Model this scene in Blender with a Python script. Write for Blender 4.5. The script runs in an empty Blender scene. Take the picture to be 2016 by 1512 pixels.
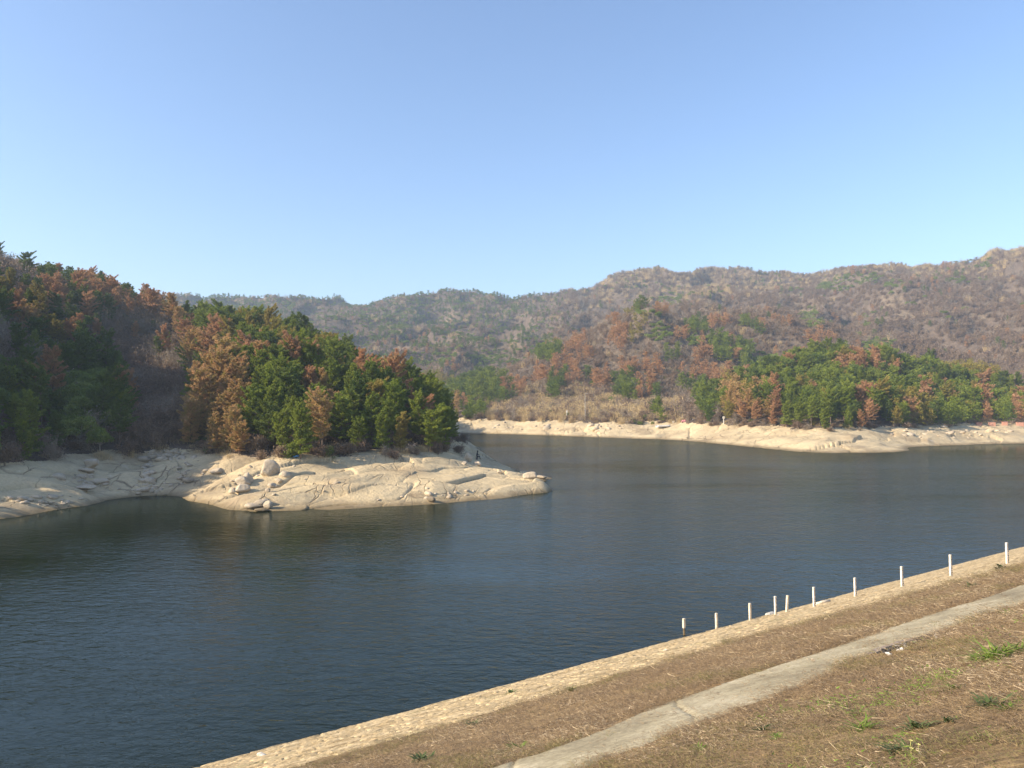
import bpy, bmesh, math, random
import numpy as np
from mathutils import Vector

# ------------------------------------------------------------------ camera, sky, sun, exposure
sc = bpy.context.scene
F = 1456.0                      # focal length in photograph pixels (2016 wide)
HZ = 790.0                      # horizon row
EYE = 11.0                      # eye above the water
PITCH = math.atan((HZ - 756) / F)
cam_d = bpy.data.cameras.new('camera')
cam_d.sensor_width = 36.0
cam_d.lens = 36.0 * F / 2016.0
cam_d.clip_start = 0.1
cam_d.clip_end = 20000
cam = bpy.data.objects.new('camera', cam_d)
sc.collection.objects.link(cam)
cam.location = (0, 0, EYE)
cam.rotation_euler = (math.pi / 2 + PITCH, 0, 0)
sc.camera = cam

SUN_EL = math.radians(28)
SUN_AZ = math.radians(251)       # clockwise from +Y
world = bpy.data.worlds.new('World')
sc.world = world
world.use_nodes = True
wn = world.node_tree
sky = wn.nodes.new('ShaderNodeTexSky')
sky.sky_type = 'NISHITA'
sky.sun_disc = False
sky.sun_elevation = SUN_EL
sky.sun_rotation = SUN_AZ
sky.altitude = 0
sky.air_density = 1.0
sky.dust_density = 1.3
sky.ozone_density = 2.8
tint = wn.nodes.new('ShaderNodeMix'); tint.data_type = 'RGBA'; tint.blend_type = 'MULTIPLY'; tint.inputs[0].default_value = 1.0
tint.inputs[7].default_value = (.975, .985, 1.03, 1)
wn.links.new(sky.outputs[0], tint.inputs[6]); wn.links.new(tint.outputs[2], wn.nodes['Background'].inputs[0])
wn.nodes['Background'].inputs[1].default_value = 0.122
sun_d = bpy.data.lights.new('sun', 'SUN')
sun_d.energy = 4.9
sun_d.angle = math.radians(0.53)
sun_d.color = (1.0, 0.84, 0.63)
sun = bpy.data.objects.new('sun', sun_d)
sc.collection.objects.link(sun)
S = Vector((math.sin(SUN_AZ) * math.cos(SUN_EL), math.cos(SUN_AZ) * math.cos(SUN_EL), math.sin(SUN_EL)))
sun.rotation_euler = S.to_track_quat('Z', 'Y').to_euler()
vs = sc.view_settings
vs.view_transform = 'Standard'
vs.look = 'None'
vs.exposure = 1.09
vs.gamma = 1.0
sc.cycles.max_bounces = 6
sc.cycles.diffuse_bounces = 3
sc.cycles.transmission_bounces = 3
sc.cycles.volume_bounces = 0
sc.cycles.transparent_max_bounces = 8
sc.cycles.use_denoising = True
sc.cycles.use_adaptive_sampling = True

# ------------------------------------------------------------------ picture <-> world helpers
CP, SP = math.cos(PITCH), math.sin(PITCH)

def ray(px, py):
    u = (np.asarray(px, float) - 1008) / F
    v = (756 - np.asarray(py, float)) / F
    y = CP - v * SP
    z = SP + v * CP
    return u / y, z / y                # X and Z per metre of Y

def at(px, py, D):                     # point at depth D (along +Y)
    a, b = ray(px, py)
    return (float(a * D), float(D), float(EYE + b * D))

def on_z(px, py, z=0.0):
    a, b = ray(px, py)
    D = (z - EYE) / b
    return (float(a * D), float(D), float(z))

def project(P):
    P = np.asarray(P, float)
    x, y, z = P[..., 0], P[..., 1], P[..., 2] - EYE
    yc = y * CP + z * SP
    zc = -y * SP + z * CP
    return 1008 + F * x / yc, 756 - F * zc / yc

# ------------------------------------------------------------------ noise
def _hash(ix, iy, seed):
    h = (ix.astype(np.int64) * 374761393 + iy.astype(np.int64) * 668265263 + seed * 1442695041) & 0x7fffffff
    h = ((h ^ (h >> 13)) * 1274126177) & 0x7fffffff
    return (h ^ (h >> 16)) & 0x7fffffff

def perlin(x, y, seed=0):
    ix, iy = np.floor(x), np.floor(y)
    fx, fy = x - ix, y - iy
    u = fx * fx * fx * (fx * (fx * 6 - 15) + 10)
    v = fy * fy * fy * (fy * (fy * 6 - 15) + 10)
    def g(dx, dy):
        a = _hash(ix + dx, iy + dy, seed) * (2 * math.pi / 0x7fffffff)
        return np.cos(a) * (fx - dx) + np.sin(a) * (fy - dy)
    a = g(0, 0) * (1 - u) + g(1, 0) * u
    b = g(0, 1) * (1 - u) + g(1, 1) * u
    return (a * (1 - v) + b * v) * 1.5

def fbm(x, y, scale, octv=4, seed=0, gain=0.5):
    r = 0; a = 1.0; f = 1.0 / scale; n = 0
    for i in range(octv):
        r = r + a * perlin(x * f + 17.3 * i, y * f - 9.1 * i, seed + i)
        n += a; a *= gain; f *= 2.03
    return r / n

def voronoi(x, y, seed=0, jit=0.85):
    ix, iy = np.floor(x), np.floor(y)
    f1 = np.full(x.shape, 9.0); f2 = np.full(x.shape, 9.0)
    cx = np.zeros(x.shape); cy = np.zeros(x.shape); hid = np.zeros(x.shape)
    for dx in (-1, 0, 1):
        for dy in (-1, 0, 1):
            h = _hash(ix + dx, iy + dy, seed)
            px = ix + dx + 0.5 + jit * ((h % 1024) / 1023.0 - 0.5)
            py = iy + dy + 0.5 + jit * (((h >> 10) % 1024) / 1023.0 - 0.5)
            d = np.hypot(px - x, py - y)
            c = d < f1
            f2 = np.where(c, f1, np.minimum(f2, d))
            f1 = np.where(c, d, f1)
            cx = np.where(c, px, cx); cy = np.where(c, py, cy)
            hid = np.where(c, (h >> 5) % 997 / 996.0, hid)
    return f1, f2, cx, cy, hid

def smooth(a, b, x):
    t = np.clip((x - a) / (b - a), 0, 1)
    return t * t * (3 - 2 * t)

# ------------------------------------------------------------------ mesh helpers
def tag(o, label=None, cat=None, group=None, kind=None):
    if label: o['label'] = label
    if cat: o['category'] = cat
    if group: o['group'] = group
    if kind: o['kind'] = kind
    return o

def mesh_np(name, V, Fc, smooth_sh=False, mats=(), mat_idx=None):
    V = np.ascontiguousarray(V, np.float32)
    me = bpy.data.meshes.new(name)
    Fc = np.ascontiguousarray(Fc, np.int32)
    k = Fc.shape[1]
    me.vertices.add(len(V)); me.vertices.foreach_set('co', V.ravel())
    me.loops.add(Fc.size); me.loops.foreach_set('vertex_index', Fc.ravel())
    me.polygons.add(len(Fc))
    me.polygons.foreach_set('loop_start', np.arange(0, Fc.size, k, dtype=np.int32))
    me.polygons.foreach_set('loop_total', np.full(len(Fc), k, np.int32))
    if smooth_sh:
        me.polygons.foreach_set('use_smooth', np.ones(len(Fc), bool))
    for m in mats: me.materials.append(m)
    if mat_idx is not None:
        me.polygons.foreach_set('material_index', np.ascontiguousarray(mat_idx, np.int32))
    me.update(); me.validate()
    return me

def link(name, me, parent=None, loc=None):
    o = bpy.data.objects.new(name, me)
    sc.collection.objects.link(o)
    if parent is not None: o.parent = parent
    if loc is not None: o.location = loc
    return o

def submesh(name, V, Fc, mask, mat):
    f = Fc[mask]
    used, inv = np.unique(f, return_inverse=True)
    return mesh_np(name, V[used], inv.reshape(f.shape), True, [mat])

def tube(pts, rad, n=6, cap=True):
    """tapered tube along pts; returns verts, quads"""
    pts = np.asarray(pts, float); rad = np.broadcast_to(np.asarray(rad, float), (len(pts),))
    V = []; Q = []
    for i, p in enumerate(pts):
        d = pts[min(i + 1, len(pts) - 1)] - pts[max(i - 1, 0)]
        d = d / (np.linalg.norm(d) + 1e-9)
        a = np.array([1, 0, 0]) if abs(d[0]) < .8 else np.array([0, 1, 0])
        u = np.cross(d, a); u /= np.linalg.norm(u); w = np.cross(d, u)
        t = np.linspace(0, 2 * math.pi, n, endpoint=False)
        V.append(p + rad[i] * (np.cos(t)[:, None] * u + np.sin(t)[:, None] * w))
    m = len(pts)
    for i in range(m - 1):
        for j in range(n):
            Q.append((i * n + j, i * n + (j + 1) % n, (i + 1) * n + (j + 1) % n, (i + 1) * n + j))
    return np.concatenate(V), Q

def join_vq(parts):
    V = []; Q = []; o = 0
    for v, q in parts:
        V.append(v); Q.append(np.asarray(q, int) + o); o += len(v)
    return np.concatenate(V), np.concatenate(Q)

# ------------------------------------------------------------------ materials
def mat(name):
    m = bpy.data.materials.new(name); m.use_nodes = True
    nt = m.node_tree
    return m, nt, nt.nodes['Principled BSDF']

class NB:
    def __init__(s, nt): s.nt = nt
    def n(s, t, **kw):
        x = s.nt.nodes.new(t)
        for k, v in kw.items():
            if k.startswith('i_'):
                key = k[2:]
                x.inputs[int(key) if key.isdigit() else key].default_value = v
            else: setattr(x, k, v)
        return x
    def l(s, a, b): s.nt.links.new(a, b)
    def noise(s, vec, scale, detail=4, rough=0.55, dist=0.0):
        x = s.n('ShaderNodeTexNoise'); x.inputs['Scale'].default_value = scale
        x.inputs['Detail'].default_value = detail; x.inputs['Roughness'].default_value = rough
        x.inputs['Distortion'].default_value = dist
        if vec is not None: s.l(vec, x.inputs['Vector'])
        return x.outputs['Fac']
    def ramp(s, fac, stops, interp='LINEAR'):
        r = s.n('ShaderNodeValToRGB'); r.color_ramp.interpolation = interp
        e = r.color_ramp.elements
        while len(e) < len(stops): e.new(0.5)
        for el, (p, c) in zip(e, stops):
            el.position = p; el.color = (*c, 1) if len(c) == 3 else c
        s.l(fac, r.inputs[0]); return r.outputs[0]
    def mix(s, fac, a, b, blend='MIX'):
        m = s.n('ShaderNodeMix', data_type='RGBA', blend_type=blend)
        for sock, v in ((m.inputs[0], fac), (m.inputs[6], a), (m.inputs[7], b)):
            if isinstance(v, (int, float)): sock.default_value = v
            elif isinstance(v, tuple): sock.default_value = (*v, 1)
            else: s.l(v, sock)
        return m.outputs[2]
    def math(s, op, a, b=None, c=None):
        m = s.n('ShaderNodeMath', operation=op)
        for i, v in enumerate((a, b, c)):
            if v is None: continue
            if isinstance(v, (int, float)): m.inputs[i].default_value = v
            else: s.l(v, m.inputs[i])
        return m.outputs[0]
    def mapping(s, vec, scale=(1, 1, 1), rot=(0, 0, 0)):
        m = s.n('ShaderNodeMapping'); m.inputs['Scale'].default_value = scale
        m.inputs['Rotation'].default_value = rot; s.l(vec, m.inputs[0]); return m.outputs[0]
    def maprange(s, v, a, b, c=0., d=1.):
        m = s.n('ShaderNodeMapRange'); m.inputs[1].default_value = a; m.inputs[2].default_value = b
        m.inputs[3].default_value = c; m.inputs[4].default_value = d; s.l(v, m.inputs[0]); return m.outputs[0]

def foliage_mat(name, ca, cb, cc, rough=0.6, transl=0.32, var=1.0):
    """needle/leaf material: per-plant random colour between ca and cb, clump noise towards cc"""
    m, nt, p = mat(name); b = NB(nt)
    oi = b.n('ShaderNodeObjectInfo'); tc = b.n('ShaderNodeTexCoord')
    base = b.mix(oi.outputs['Random'], ca, cb)
    nz = b.noise(tc.outputs['Object'], 0.9, 3)
    col = b.mix(b.maprange(nz, 0.42, 0.68), base, cc)
    fine = b.noise(tc.outputs['Object'], 7.0, 2)
    col = b.mix(0.55, col, b.ramp(fine, [(0.3, (.5, .5, .5)), (0.65, (1.05, 1.05, 1.05))]), 'MULTIPLY')
    b.l(col, p.inputs['Base Color'])
    p.inputs['Roughness'].default_value = rough
    p.inputs['Specular IOR Level'].default_value = 0.25
    tr = b.n('ShaderNodeBsdfTranslucent'); b.l(col, tr.inputs[0])
    mx = b.n('ShaderNodeMixShader'); mx.inputs[0].default_value = transl
    b.l(p.outputs[0], mx.inputs[1]); b.l(tr.outputs[0], mx.inputs[2])
    b.l(mx.outputs[0], nt.nodes['Material Output'].inputs[0])
    return m

M = {}
M['green'] = foliage_mat('pine_needles', (.215, .275, .028), (.300, .345, .050), (.145, .195, .025))
M['dark'] = foliage_mat('dark_needles', (.130, .190, .030), (.195, .245, .042), (.090, .130, .024))
M['olive'] = foliage_mat('olive_needles', (.34, .31, .05), (.42, .33, .08), (.24, .19, .05))
M['rust'] = foliage_mat('rust_needles', (.58, .32, .17), (.50, .265, .14), (.38, .26, .11))
M['orange'] = foliage_mat('orange_needles', (.58, .37, .16), (.54, .31, .15), (.36, .30, .08))
M['leaf'] = foliage_mat('broad_leaves', (.200, .260, .045), (.30, .35, .080), (.13, .18, .035))
M['brown'] = foliage_mat('withered_leaves', (.24, .165, .115), (.33, .24, .155), (.19, .135, .10))
M['grey'] = foliage_mat('bare_twigs', (.40, .33, .245), (.31, .25, .19), (.25, .21, .165))
M['tan'] = foliage_mat('dry_reed_blades', (.66, .50, .26), (.54, .41, .22), (.44, .34, .18))
M['weed'] = foliage_mat('weed_leaves', (.17, .28, .04), (.27, .37, .06), (.12, .20, .03))
M['bluegreen'] = foliage_mat('dark_weed_leaves', (.10, .145, .05), (.15, .20, .07), (.08, .11, .04))
M['straw'] = foliage_mat('dry_grass_blades', (.50, .37, .20), (.27, .19, .12), (.20, .145, .095))
M['pale'] = foliage_mat('bleached_straw', (.74, .60, .40), (.60, .47, .30), (.50, .38, .24))
M['straw2'] = foliage_mat('greenish_grass_blades', (.24, .24, .08), (.34, .28, .11), (.17, .16, .06))

def simple_mat(name, c, rough=0.8, n1=None, scale=6.0, bump=0.0, c2=None, metal=0.0):
    m, nt, p = mat(name); b = NB(nt)
    tc = b.n('ShaderNodeTexCoord')
    nz = b.noise(tc.outputs['Object'], scale, 5)
    c2 = c2 or tuple(x * 0.6 for x in c)
    b.l(b.ramp(nz, [(0.35, c2), (0.62, c)]), p.inputs['Base Color'])
    p.inputs['Roughness'].default_value = rough
    p.inputs['Metallic'].default_value = metal
    if bump:
        bp = b.n('ShaderNodeBump'); bp.inputs['Strength'].default_value = bump
        bp.inputs['Distance'].default_value = 0.02
        b.l(b.noise(tc.outputs['Object'], scale * 3, 5), bp.inputs['Height'])
        b.l(bp.outputs[0], p.inputs['Normal'])
    return m
M['bark'] = simple_mat('pine_bark', (.20, .14, .10), .9, scale=5)
M['barkgrey'] = simple_mat('grey_bark', (.36, .31, .26), .9, scale=5)

def rock_material(name, sc_=1.0, c1=(.53, .43, .265), c2=(.37, .29, .18), cracks=True):
    m, nt, p = mat(name); b = NB(nt)
    g = b.n('ShaderNodeNewGeometry'); pos = g.outputs['Position']
    big = b.noise(b.mapping(pos, (.12, .12, .3)), 1.0, 5, .6)
    col = b.ramp(big, [(0.32, c2), (0.50, c1), (0.68, tuple(min(1, x * 1.13) for x in c1))])
    st = b.noise(b.mapping(pos, (.25, .9, 1.6), (0, 0, .5)), 1.0, 6, .7, 1.2)
    col = b.mix(b.maprange(st, .54, .70, 0, .6), col, (.30, .24, .165))
    wh = b.noise(b.mapping(pos, (.35, .8, 1.0), (0, 0, -.6)), 0.8, 7, .7, .8)
    col = b.mix(b.maprange(wh, .60, .74, 0, .45), col, (.68, .62, .50))
    fine = b.noise(pos, 4.0, 6, .7)
    col = b.mix(.5, col, b.ramp(fine, [(.3, (.62, .60, .58)), (.65, (1, 1, 1))]), 'MULTIPLY')
    bp = b.n('ShaderNodeBump'); bp.inputs['Strength'].default_value = .9; bp.inputs['Distance'].default_value = .25
    h = b.noise(b.mapping(pos, (1, 1, 1.5), (0, 0, .5)), 1.1, 9, .72)
    if cracks:
        wv = b.n('ShaderNodeVectorMath', operation='ADD')
        nv = b.n('ShaderNodeTexNoise'); nv.inputs['Scale'].default_value = .5; nv.inputs['Detail'].default_value = 3
        b.l(pos, nv.inputs['Vector'])
        sv = b.n('ShaderNodeVectorMath', operation='SCALE'); sv.inputs['Scale'].default_value = 1.2
        b.l(nv.outputs['Color'], sv.inputs[0]); b.l(pos, wv.inputs[0]); b.l(sv.outputs[0], wv.inputs[1])
        cr = None
        for scale, width, r in ((.20, .022, .6), (.50, .026, -.5)):
            vo = b.n('ShaderNodeTexVoronoi', feature='DISTANCE_TO_EDGE')
            vo.inputs['Scale'].default_value = scale * sc_
            b.l(b.mapping(wv.outputs[0], (1.0, .45, .3), (0, 0, r)), vo.inputs['Vector'])
            k = b.maprange(vo.outputs['Distance'], 0.0, width, 1, 0)
            cr = k if cr is None else b.math('MAXIMUM', cr, k)
        msk = b.maprange(b.noise(pos, .16, 3), .47, .62)
        cr = b.math('MULTIPLY', cr, msk)
        col = b.mix(b.math('MULTIPLY', cr, .85), col, (.13, .095, .06))
        h = b.math('SUBTRACT', h, b.math('MULTIPLY', cr, .5))
    # waterline stain: damp, darker stone just above the lake
    z = b.n('ShaderNodeSeparateXYZ'); b.l(pos, z.inputs[0])
    zz = b.math('ADD', z.outputs[2], b.math('MULTIPLY', b.noise(pos, .8, 4), -.5))
    col = b.mix(b.maprange(zz, -.20, .30, .85, 0), col, (.15, .11, .055))
    li = b.noise(pos, .45, 7, .75)
    col = b.mix(b.maprange(li, .56, .66, 0, .38), col, (.27, .235, .185))
    b.l(h, bp.inputs['Height']); b.l(bp.outputs[0], p.inputs['Normal'])
    b.l(col, p.inputs['Base Color']); p.inputs['Roughness'].default_value = .9
    p.inputs['Specular IOR Level'].default_value = .2
    return m
M['rock'] = rock_material('weathered_granite')
M['boulder'] = rock_material('boulder_granite', c1=(.50, .42, .31), c2=(.36, .30, .22), cracks=False)
M['wetrock'] = rock_material('dark_rock', c1=(.20, .165, .12), c2=(.12, .10, .08), cracks=False)

def hill_material():
    m, nt, p = mat('forest_floor'); b = NB(nt)
    g = b.n('ShaderNodeNewGeometry'); pos = g.outputs['Position']
    a = b.noise(b.mapping(pos, (.02, .02, .02)), 1.0, 6, .62)
    col = b.ramp(a, [(.35, (.10, .078, .062)), (.52, (.155, .12, .092)), (.66, (.22, .175, .12))])
    c = b.noise(pos, .35, 6, .7)
    col = b.mix(.8, col, b.ramp(c, [(.3, (.35, .33, .33)), (.65, (1, 1, 1))]), 'MULTIPLY')
    b.l(col, p.inputs['Base Color']); p.inputs['Roughness'].default_value = 1.0
    p.inputs['Specular IOR Level'].default_value = .1
    bp = b.n('ShaderNodeBump'); bp.inputs['Strength'].default_value = 1.0; bp.inputs['Distance'].default_value = .8
    b.l(b.noise(pos, .8, 6, .7), bp.inputs['Height']); b.l(bp.outputs[0], p.inputs['Normal'])
    return m
M['hill'] = hill_material()

# ------------------------------------------------------------------ terrain control points
def rbf_fit(P, c):
    P = np.asarray(P, float); X = P[:, :2]; n = len(X)
    r = np.sqrt(((X[:, None] - X[None]) ** 2).sum(-1) + c * c)
    A = np.zeros((n + 3, n + 3)); A[:n, :n] = r
    A[:n, n] = 1; A[:n, n + 1:] = X / 100; A[n, :n] = 1; A[n + 1:, :n] = (X / 100).T
    w = np.linalg.solve(A + np.diag([1e-6] * n + [0] * 3), np.concatenate([P[:, 2], np.zeros(3)]))
    def f(x, y):
        out = w[n] + w[n + 1] * x / 100 + w[n + 2] * y / 100
        for i in range(n):
            out = out + w[i] * np.sqrt((x - X[i, 0]) ** 2 + (y - X[i, 1]) ** 2 + c * c)
        return out
    return f

A_pts = []
for px, py in [(0, 1021), (50, 1014), (100, 1005), (165, 996), (230, 982), (290, 976), (340, 976), (370, 985), (430, 998), (490, 1006),
               (560, 1005), (650, 1003), (750, 997), (850, 991), (930, 986), (1000, 979), (1050, 972), (1088, 965)]:
    A_pts.append(on_z(px, py, 0))
for px, py in [(0, 1060), (165, 1040), (290, 1010), (370, 1025), (490, 1050), (650, 1050), (850, 1040), (1000, 1025), (1110, 985)]:
    A_pts.append(on_z(px, py, -1.3))
# back of the headland
A_pts += [(7, 94, -.9), (5.6, 95.5, -.5), (4.6, 100, -.1), (5.0, 107, 0), (0.5, 118, 0), (-2, 130, 0), (-4.6, 143, 0), (-8, 160, 0), (-12, 190, 0), (-16, 222, 0), (-20, 260, 0),
          (14, 112, -2.5), (8, 130, -2.5), (4, 150, -2.5), (0, 200, -3), (0, 250, -3), (40, 95, -4), (40, 150, -4), (40, 210, -4), (30, 280, -4), (50, 340, -4), (10, 340, -4), (-30, 345, -4), (25, 180, -4)]
A_pts += [at(1068, 957, 94), at(1045, 948, 96), at(985, 931, 102), at(945, 918, 107), at(915, 900, 112), at(898, 888, 118)]
for px, py, z in [(0, 915, 4), (100, 905, 4), (200, 897, 4), (290, 893, 4), (380, 891, 4), (450, 893, 4), (520, 892, 4.2), (600, 891, 4.2), (700, 890, 4.2), (800, 888, 4.2), (860, 880, 4.3)]:
    A_pts.append(on_z(px, py, z))
A_pts.append(on_z(290, 940, 1.6)); A_pts.append(on_z(280, 915, 2.7))
for px, py, D in [(0, 524, 240), (60, 545, 238), (120, 568, 232), (200, 592, 225), (290, 626, 212), (340, 650, 205), (450, 670, 195), (550, 700, 180),
                  (640, 740, 168), (700, 770, 155), (780, 805, 145), (850, 835, 138), (890, 862, 135),
                  (100, 720, 150), (100, 820, 108), (0, 700, 150), (0, 830, 100), (180, 760, 145),
                  (300, 850, 118), (335, 770, 160), (300, 700, 190), (380, 800, 140), (230, 700, 180),
                  (440, 800, 120), (430, 720, 155), (600, 845, 112), (600, 775, 135), (740, 820, 124), (500, 790, 128), (820, 855, 122)]:
    A_pts.append(at(px, py, D))
# land beyond the ridge and off the frame on the sun's side
A_pts += [(-120, 320, 20), (-60, 300, 10), (-20, 300, -1), (-200, 300, 60),
          (-60, 61, 0), (-75, 52, 0), (-95, 42, 0), (-130, 30, 0), (-60, 50, -2), (-90, 25, -2),
          (-62, 75, 4.5), (-80, 75, 16), (-100, 71, 28), (-95, 90, 34), (-75, 93, 19), (-125, 95, 44), (-140, 62, 34), (-160, 140, 54), (-120, 140, 44), (-180, 80, 40), (-210, 220, 56), (-260, 120, 45)]

B_pts = []
for px, py in [(905, 853), (950, 854), (1000, 855), (1100, 858), (1200, 862), (1300, 865), (1400, 872), (1480, 880), (1560, 888), (1650, 892), (1730, 891), (1780, 888),
               (1800, 880), (1850, 878), (1900, 876), (2016, 873), (2250, 868)]:
    B_pts.append(on_z(px, py, 0))
for px, D in [(905, 225), (1000, 212), (1100, 200), (1200, 190), (1300, 180), (1400, 165), (1480, 150), (1560, 138), (1650, 132), (1730, 134), (1800, 148), (1900, 160), (2016, 168), (2250, 178)]:
    B_pts.append((float(ray(px, 800)[0] * D), D, -2.5))
for px, py, D in [(915, 830, 268), (1000, 829, 264), (1100, 832, 250), (1200, 833, 240), (1300, 832, 238), (1400, 833, 222), (1500, 834, 208), (1560, 838, 198), (1620, 841, 188), (1700, 838, 192), (1760, 834, 200),
                  (1850, 829, 225), (1930, 826, 240), (2016, 824, 250), (2250, 822, 255)]:
    B_pts.append(at(px, py, D))
for px, py, D in [(1260, 614, 400), (1298, 618, 400), (1220, 645, 395), (1150, 690, 382), (1100, 715, 370), (1050, 740, 362), (960, 775, 345), (890, 795, 335), (1340, 645, 400), (1390, 655, 400),
                  (1150, 785, 310), (1250, 745, 335), (1350, 735, 335), (1350, 792, 285), (1230, 800, 285), (1100, 800, 300), (1450, 775, 300), (1410, 800, 262), (1420, 745, 335), (1000, 805, 300),
                  (1450, 655, 440), (1550, 650, 440), (1640, 672, 430), (1720, 705, 400), (1500, 700, 400), (1600, 705, 390),
                  (1430, 812, 228), (1500, 775, 258), (1580, 745, 265), (1650, 722, 275), (1720, 728, 280), (1800, 745, 288), (1900, 752, 296), (2016, 758, 305), (2200, 750, 315),
                  (1560, 800, 225), (1650, 785, 240), (1800, 795, 250), (1950, 798, 275), (1650, 815, 205),
                  (1760, 745, 380), (1900, 735, 400), (2016, 725, 410), (1600, 735, 350),
                  (1760, 690, 450), (1900, 680, 470), (2016, 670, 470), (1700, 650, 560), (1850, 610, 600), (2016, 580, 620), (1700, 600, 640),
                  (1620, 600, 700), (1655, 566, 730), (1690, 540, 730), (1722, 554, 735), (1756, 570, 750), (1800, 554, 750), (1860, 538, 750), (1900, 536, 745), (1930, 530, 740), (1980, 510, 735), (2016, 502, 730), (2120, 480, 730), (2250, 490, 730),
                  (350, 606, 1000), (450, 602, 1000), (550, 596, 1000), (640, 603, 1000), (710, 609, 1000), (800, 598, 1000), (870, 589, 1000), (950, 590, 1000), (1050, 592, 1000), (1140, 592, 1000), (1180, 568, 1000),
                  (1270, 542, 1000), (1350, 542, 1000), (1410, 533, 1000), (1440, 544, 1000), (1470, 556, 1000), (1520, 574, 1000), (1560, 562, 1000), (1600, 557, 1000), (1640, 564, 1000), (1700, 560, 1000), (100, 600, 1000), (-200, 580, 1000),
                  (880, 745, 500), (800, 735, 520), (700, 720, 540), (600, 700, 580), (500, 660, 700), (350, 640, 800), (600, 645, 800), (760, 650, 800), (700, 640, 760), (1000, 640, 820), (1000, 700, 600), (920, 690, 640), (960, 740, 470),
                  (1100, 640, 720), (1150, 620, 780), (1300, 590, 820), (1500, 595, 820), (1400, 610, 700), (1200, 640, 640), (1050, 700, 520), (1320, 640, 560), (1520, 640, 600)]:
    B_pts.append(at(px, py, D))
for x in (-700, -350, 0, 350, 700):
    B_pts.append((x, 1350, 90 + .05 * x)); B_pts.append((x, 1650, 60))
B_pts += [(-200, 420, 5), (-300, 500, 30), (-60, 330, -2), (-30, 300, -3), (-80, 420, 6), (-100, 500, 22), (450, 250, 20), (600, 400, 80), (500, 150, 5), (700, 600, 150)]
fA = rbf_fit(A_pts, 3.0)
fB = rbf_fit(B_pts, 12.0)

def height(x, y):
    r = np.hypot(x, y)
    a = np.where((y < 330) & (x < 40), 0.0, -50.0)
    mA = a > -1
    ha = np.full(x.shape, -50.0); ha[mA] = fA(x[mA], y[mA])
    ha = ha - smooth(270, 330, y) * 30 - smooth(10, 40, x) * 10
    hb = np.full(x.shape, -50.0); mB = (r > 120)
    hb[mB] = fB(x[mB], y[mB])
    hb = hb - smooth(-40, -110, x) * smooth(330, 250, y) * 40
    hb = hb - smooth(160, 120, r) * 10
    # spurs and gullies on the wooded slopes
    n1 = fbm(x, y, 150, 3, 5)
    rid = 1 - 2 * np.abs(fbm(x * 1.0 + 40, y * .6, 95, 3, 21))
    far = smooth(380, 620, r) * smooth(1300, 1000, r)
    crest = (1 - .75 * smooth(960, 1000, y)) * (1 - .8 * np.exp(-((y - 738) / 50) ** 2) * smooth(270, 330, x))
    hb = hb + far * ((rid - .6) * 30 + n1 * 15) * crest
    hb = hb + smooth(4.5, 14, hb) * (fbm(x, y, 28, 4, 9) * (4.0 - 2.4 * smooth(430, 600, r)) + (0.6 - np.abs(fbm(x, y, 45, 2, 13))) * 2.5 - 1.5)
    ha = ha + smooth(4.5, 12, ha) * fbm(x, y, 22, 4, 11) * 2.2
    h = np.maximum(ha, hb)
    # bare rock shore: domes, slabs with fracture steps
    rock = smooth(-1.0, .5, h) * smooth(7.5, 4.5, h)
    mr = rock > 0
    xr, yr, hr = x[mr], y[mr], h[mr]
    near = smooth(330, 150, np.hypot(xr, yr))
    ca, sa = math.cos(-.62), math.sin(-.62)
    wx = fbm(xr, yr, 9, 2, 31) * 2.6; wy = fbm(xr, yr, 9, 2, 37) * 2.0
    u = (xr * ca - yr * sa) + wx; v = (xr * sa + yr * ca) + wy
    k = np.where(np.hypot(xr, yr) > 150, .5, 1.0)
    f1, f2, cx, cy, hid = voronoi(u * k / 9.5, v * k / 3.6, 3)
    e = f2 - f1
    crk = smooth(-.15, .35, fbm(xr, yr, 16, 2, 57))
    d = (hid - .5) * .55 + (v * k / 3.6 - cy) * 1.0 * (((hid * 7) % 1) - .45) + (u * k / 9.5 - cx) * .5 * (hid - .5)
    d += .55 * np.clip(.55 - f1, -.2, .5)                                   # pillowed slabs
    d -= .38 * np.exp(-(e / .045) ** 2) * crk
    f1, f2, cx, cy, hid = voronoi(u * k / 3.4 + 5, v * k / 1.7, 8)
    m2 = smooth(0, .3, fbm(xr, yr, 13, 2, 55))
    d += ((hid - .5) * .13 - .09 * np.exp(-((f2 - f1) / .06) ** 2)) * m2
    f1, f2, cx, cy, hid = voronoi(u * k / 1.1, v * k / .8 + 9, 12)
    m3 = smooth(.22, .42, fbm(xr, yr, 9, 2, 59))
    d += (hid - .5) * .07 * m3                                                # broken patches
    d += fbm(xr, yr, 10, 2, 41) * .55 + (.30 - np.abs(fbm(u, v * 2.0, 13, 2, 47))) * .8
    d += fbm(xr, yr, 1.4, 2, 43) * .035
    edge = smooth(-.2, .9, hr)
    hh = hr + d * rock[mr] * (.25 + .75 * edge)
    # small irregularities of the waterline
    hh += fbm(xr, yr, 5, 3, 61) * .12 * (1 - edge) - .02
    h[mr] = hh
    return h

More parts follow.
